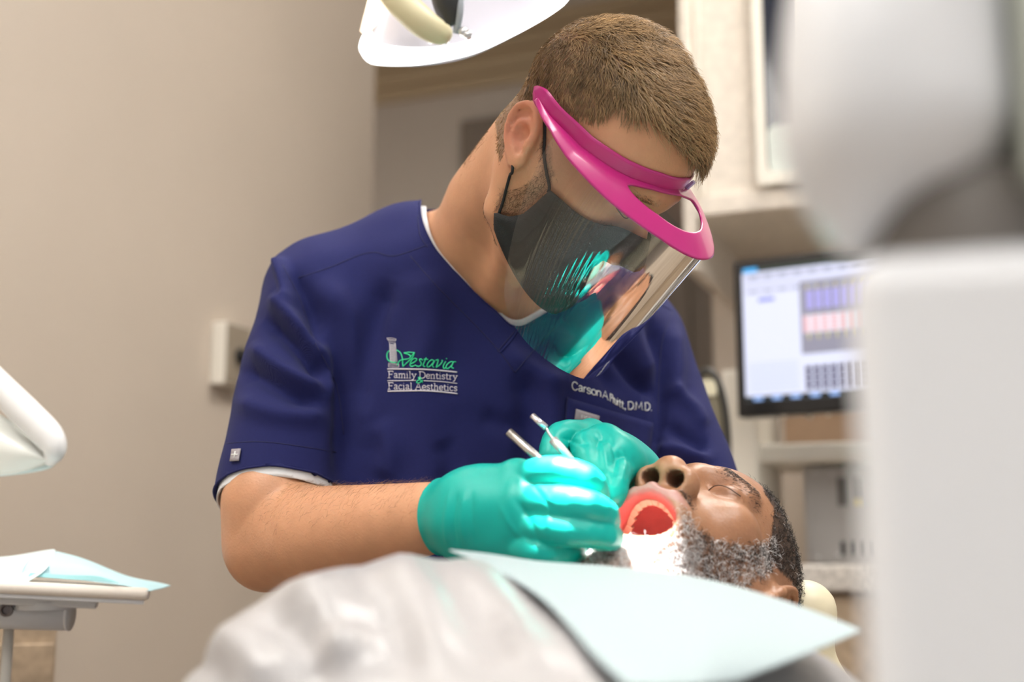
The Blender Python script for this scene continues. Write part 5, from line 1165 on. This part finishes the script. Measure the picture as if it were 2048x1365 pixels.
for k in range(12):
    a = (k - 5.5) / 5.5; th = a * 1.2; c0 = np.array([.0215 * math.sin(th), -.054 - .032 * math.cos(th) + .012 * a * a, -.0675]); c = J(c0); o_ = J(c0 + nrm([math.sin(th), -math.cos(th), 0])) - c; dn = J(c0 + np.array([0, 0, 1.])) - c
    tooth(c, nrm(o_), dn, .0058 + .0026 * abs(a), .0085, .006 + .003 * abs(a))
tg_o = [ell(EX['c'] + EX['nin'] * .035 + EX['axr'] * .017, (.019, .032, .010), .01, fr=PF, rot=np.stack([[1, 0, 0], EX['nin'], EX['axr']], 1))]
tc = pl_(EX['c'] + EX['nin'] * .035); V1, Q1 = sdf_mesh(tg_o, tc - .06, tc + .06, .003); mesh_obj('tongue', V1, Q1, mat('tongue_pink', (.58, .16, .14), .35, sss=.2, bump=.3, bscale=500), pat)

# grey satin garment over the patient's torso and legs
ARM = CHP + sdT * .2
lef = smooth_poly([A(890, 1102, .86), A(985, 1142, .80), A(1085, 1200, .73), A(1180, 1308, .645), A(1252, 1374, .60)], 22)
HG = CHP + axT * .40 + sdT * .095 + np.array([0, 0, -.115])
GAR = [rbox(CHP + sdT * .025 - upT * .006, [sdT, axT, upT], (.142, .18, .103), .095, .04), rbox(HG, [sdT, axT, upT], (.15, .24, .105), .09, .08), ell(CHP + axT * .03 - sdT * .045 + upT * .046, (.096, .145, .080), .05, rot=np.stack([sdT, axT, upT], 1))]
for s in (-1, 1): GAR.append(seg([CHP - axT * .11 + sdT * s * .15 - upT * .01 * (1 - s), CHP + axT * .12 + sdT * (.20 if s > 0 else -.15) - upT * (.045 if s > 0 else .095), CHP + axT * .36 + sdT * (.17 if s > 0 else -.12) - upT * (.06 if s > 0 else .105)], [.066, .056, .05], .04))
for s in (-1, 1): GAR.append(seg([HG + axT * .1 + sdT * s * .09, HG + axT * .5 + sdT * s * .10 + upT * .04, HG + axT * .95 + sdT * s * .10 - upT * .04], [.085, .07, .055], .05))
GAR.append(seg([p + np.array([-.010, -.006, -.030]) for p in lef[4::3]], .022, .02))
Vg, Qg = sdf_mesh(GAR, [-1.05, -.62, H - .42], [.45, 1.1, H + .10], .0075, relax=2)
Ng = vnormals(Vg, Qg)
PFOLD = [([(600, 1175), (660, 1240), (700, 1350)], 26, .013), ([(520, 1215), (600, 1280), (640, 1370)], 24, -.014), ([(440, 1270), (500, 1310), (540, 1380)], 22, .012), ([(390, 1320), (430, 1350), (440, 1400)], 20, -.012),
    ([(700, 1130), (770, 1220), (800, 1360)], 26, -.012), ([(780, 1110), (850, 1200), (890, 1350)], 26, .010), ([(860, 1110), (940, 1210), (1000, 1350)], 24, -.008), ([(930, 1130), (1020, 1230), (1090, 1360)], 20, .007),
    ([(560, 1200), (640, 1190), (730, 1150)], 16, .006), ([(540, 1330), (640, 1320), (740, 1290)], 18, .009), ([(620, 1270), (720, 1240), (800, 1240)], 14, -.006)]
Vg = folds(Vg, Ng, [(a_, b_ * 1.15, c_ * .62) for a_, b_, c_ in PFOLD], False); Vg += Ng * lump(Vg, 24, .002, 12)[:, None]
M_sat = mat('light_grey_satin', (.38, .37, .375), .34, sheen=.1, bump=.15, bscale=90)
jk = mesh_obj('jacket', Vg, Qg, M_sat, pat)
# pale blue bib: a sheet with its top edge under the chin
top = [A(890, 1102, .86), A(980, 1112, .885), A(1080, 1128, .905), A(1240, 1143, .905), A(1420, 1172, .87), A(1590, 1220, .81), A(1728, 1270, .755)]
bot = [A(1252, 1374, .60), A(1290, 1378, .605), A(1320, 1380, .61), A(1360, 1382, .62), A(1400, 1380, .63), A(1435, 1378, .645), A(1470, 1370, .66)]
top, bot = smooth_poly(top, 30), smooth_poly(bot, 30); nb = 22; Gb = np.zeros((nb, 30, 3)); uu = np.linspace(0, 1, 30)[:, None]
for k in range(nb):
    f = k / (nb - 1); Gb[k] = top * (1 - f) + bot * f; Gb[k] += (1 - uu) * (lef[k] - (lef[0] * (1 - f) + lef[-1] * f)); Gb[k, :, 2] += .010 * math.sin(f * math.pi) * np.sin(uu[:, 0] * math.pi)
Vq = Gb.reshape(-1, 3); Vq = Vq + np.outer(lump(Vq, 26, .0014, 21), [0, 0, 1])
bib = mesh_obj('dental_bib', Vq, [(k * 30 + i, k * 30 + i + 1, (k + 1) * 30 + i + 1, (k + 1) * 30 + i) for k in range(nb - 1) for i in range(29)], mat('pale_blue_bib_paper', (.36, .435, .455), .7, spec=.25, bump=.25, bscale=420), None, mods=[('SOLIDIFY', dict(thickness=.0015)), ('SUBSURF', dict(levels=1, render_levels=1))])
tag(bib, 'pale blue paper bib spread over the patient\'s chest', 'bib')
# dental chair
ch = empty('dental_chair', (HIP[0], HIP[1], 0), 'cream dental chair carrying the reclining patient', 'chair')
M_ch = mat('cream_vinyl', (.74, .67, .48), .45)
hp = pl_((0, .155, .06)); hr = [nrm([PR[0, 0], PR[1, 0], 0]), None, Z3]; hr[1] = np.cross(Z3, hr[0])
ho = [ell(pl_((.03, .135, .06)), (.10, .035, .09), .02, rot=PR), seg([A(1612, 1222, 1.15), pl_((.07, .125, .09)), pl_((.02, .13, .10))], [.020, .026, .03], .04), seg([A(1612, 1222, 1.15), pl_((-.03, .11, .135)), pl_((-.06, .12, .10))], [.020, .024, .026], .03)]
V1, Q1 = sdf_mesh(ho, hp - [.2, .2, .12], hp + [.22, .2, .14], .005); mesh_obj('headrest', V1, Q1, M_ch, ch)
box('backrest', CHP - upT * .175 - axT * .0, (.22, .27, .04), M_ch, ch, ax=[sdT, axT, upT], bevel=.03, seg=4)
box('seat', HIP - upT * .20 + axT * .12, (.24, .3, .05), M_ch, ch, ax=[sdT, axT, upT], bevel=.03, seg=4)
box('leg_rest', HIP + axT * .74 - upT * .13, (.2, .32, .04), M_ch, ch, ax=[sdT, axT, upT], bevel=.03, seg=4)
box('headrest_bar', (hp + CHP - upT * .17) / 2 - [0, 0, .04], (.03, .16, .01), M_steel, ch, ax=[sdT, axT, upT], bevel=.004)
box('pedestal', (HIP[0], HIP[1], (H - .45) / 2), (.13, .16, (H - .45) / 2), M_grey, ch, bevel=.02, seg=3)
box('foot_plate', (HIP[0], HIP[1], .02), (.26, .38, .02), M_grey, ch, bevel=.012, seg=3)
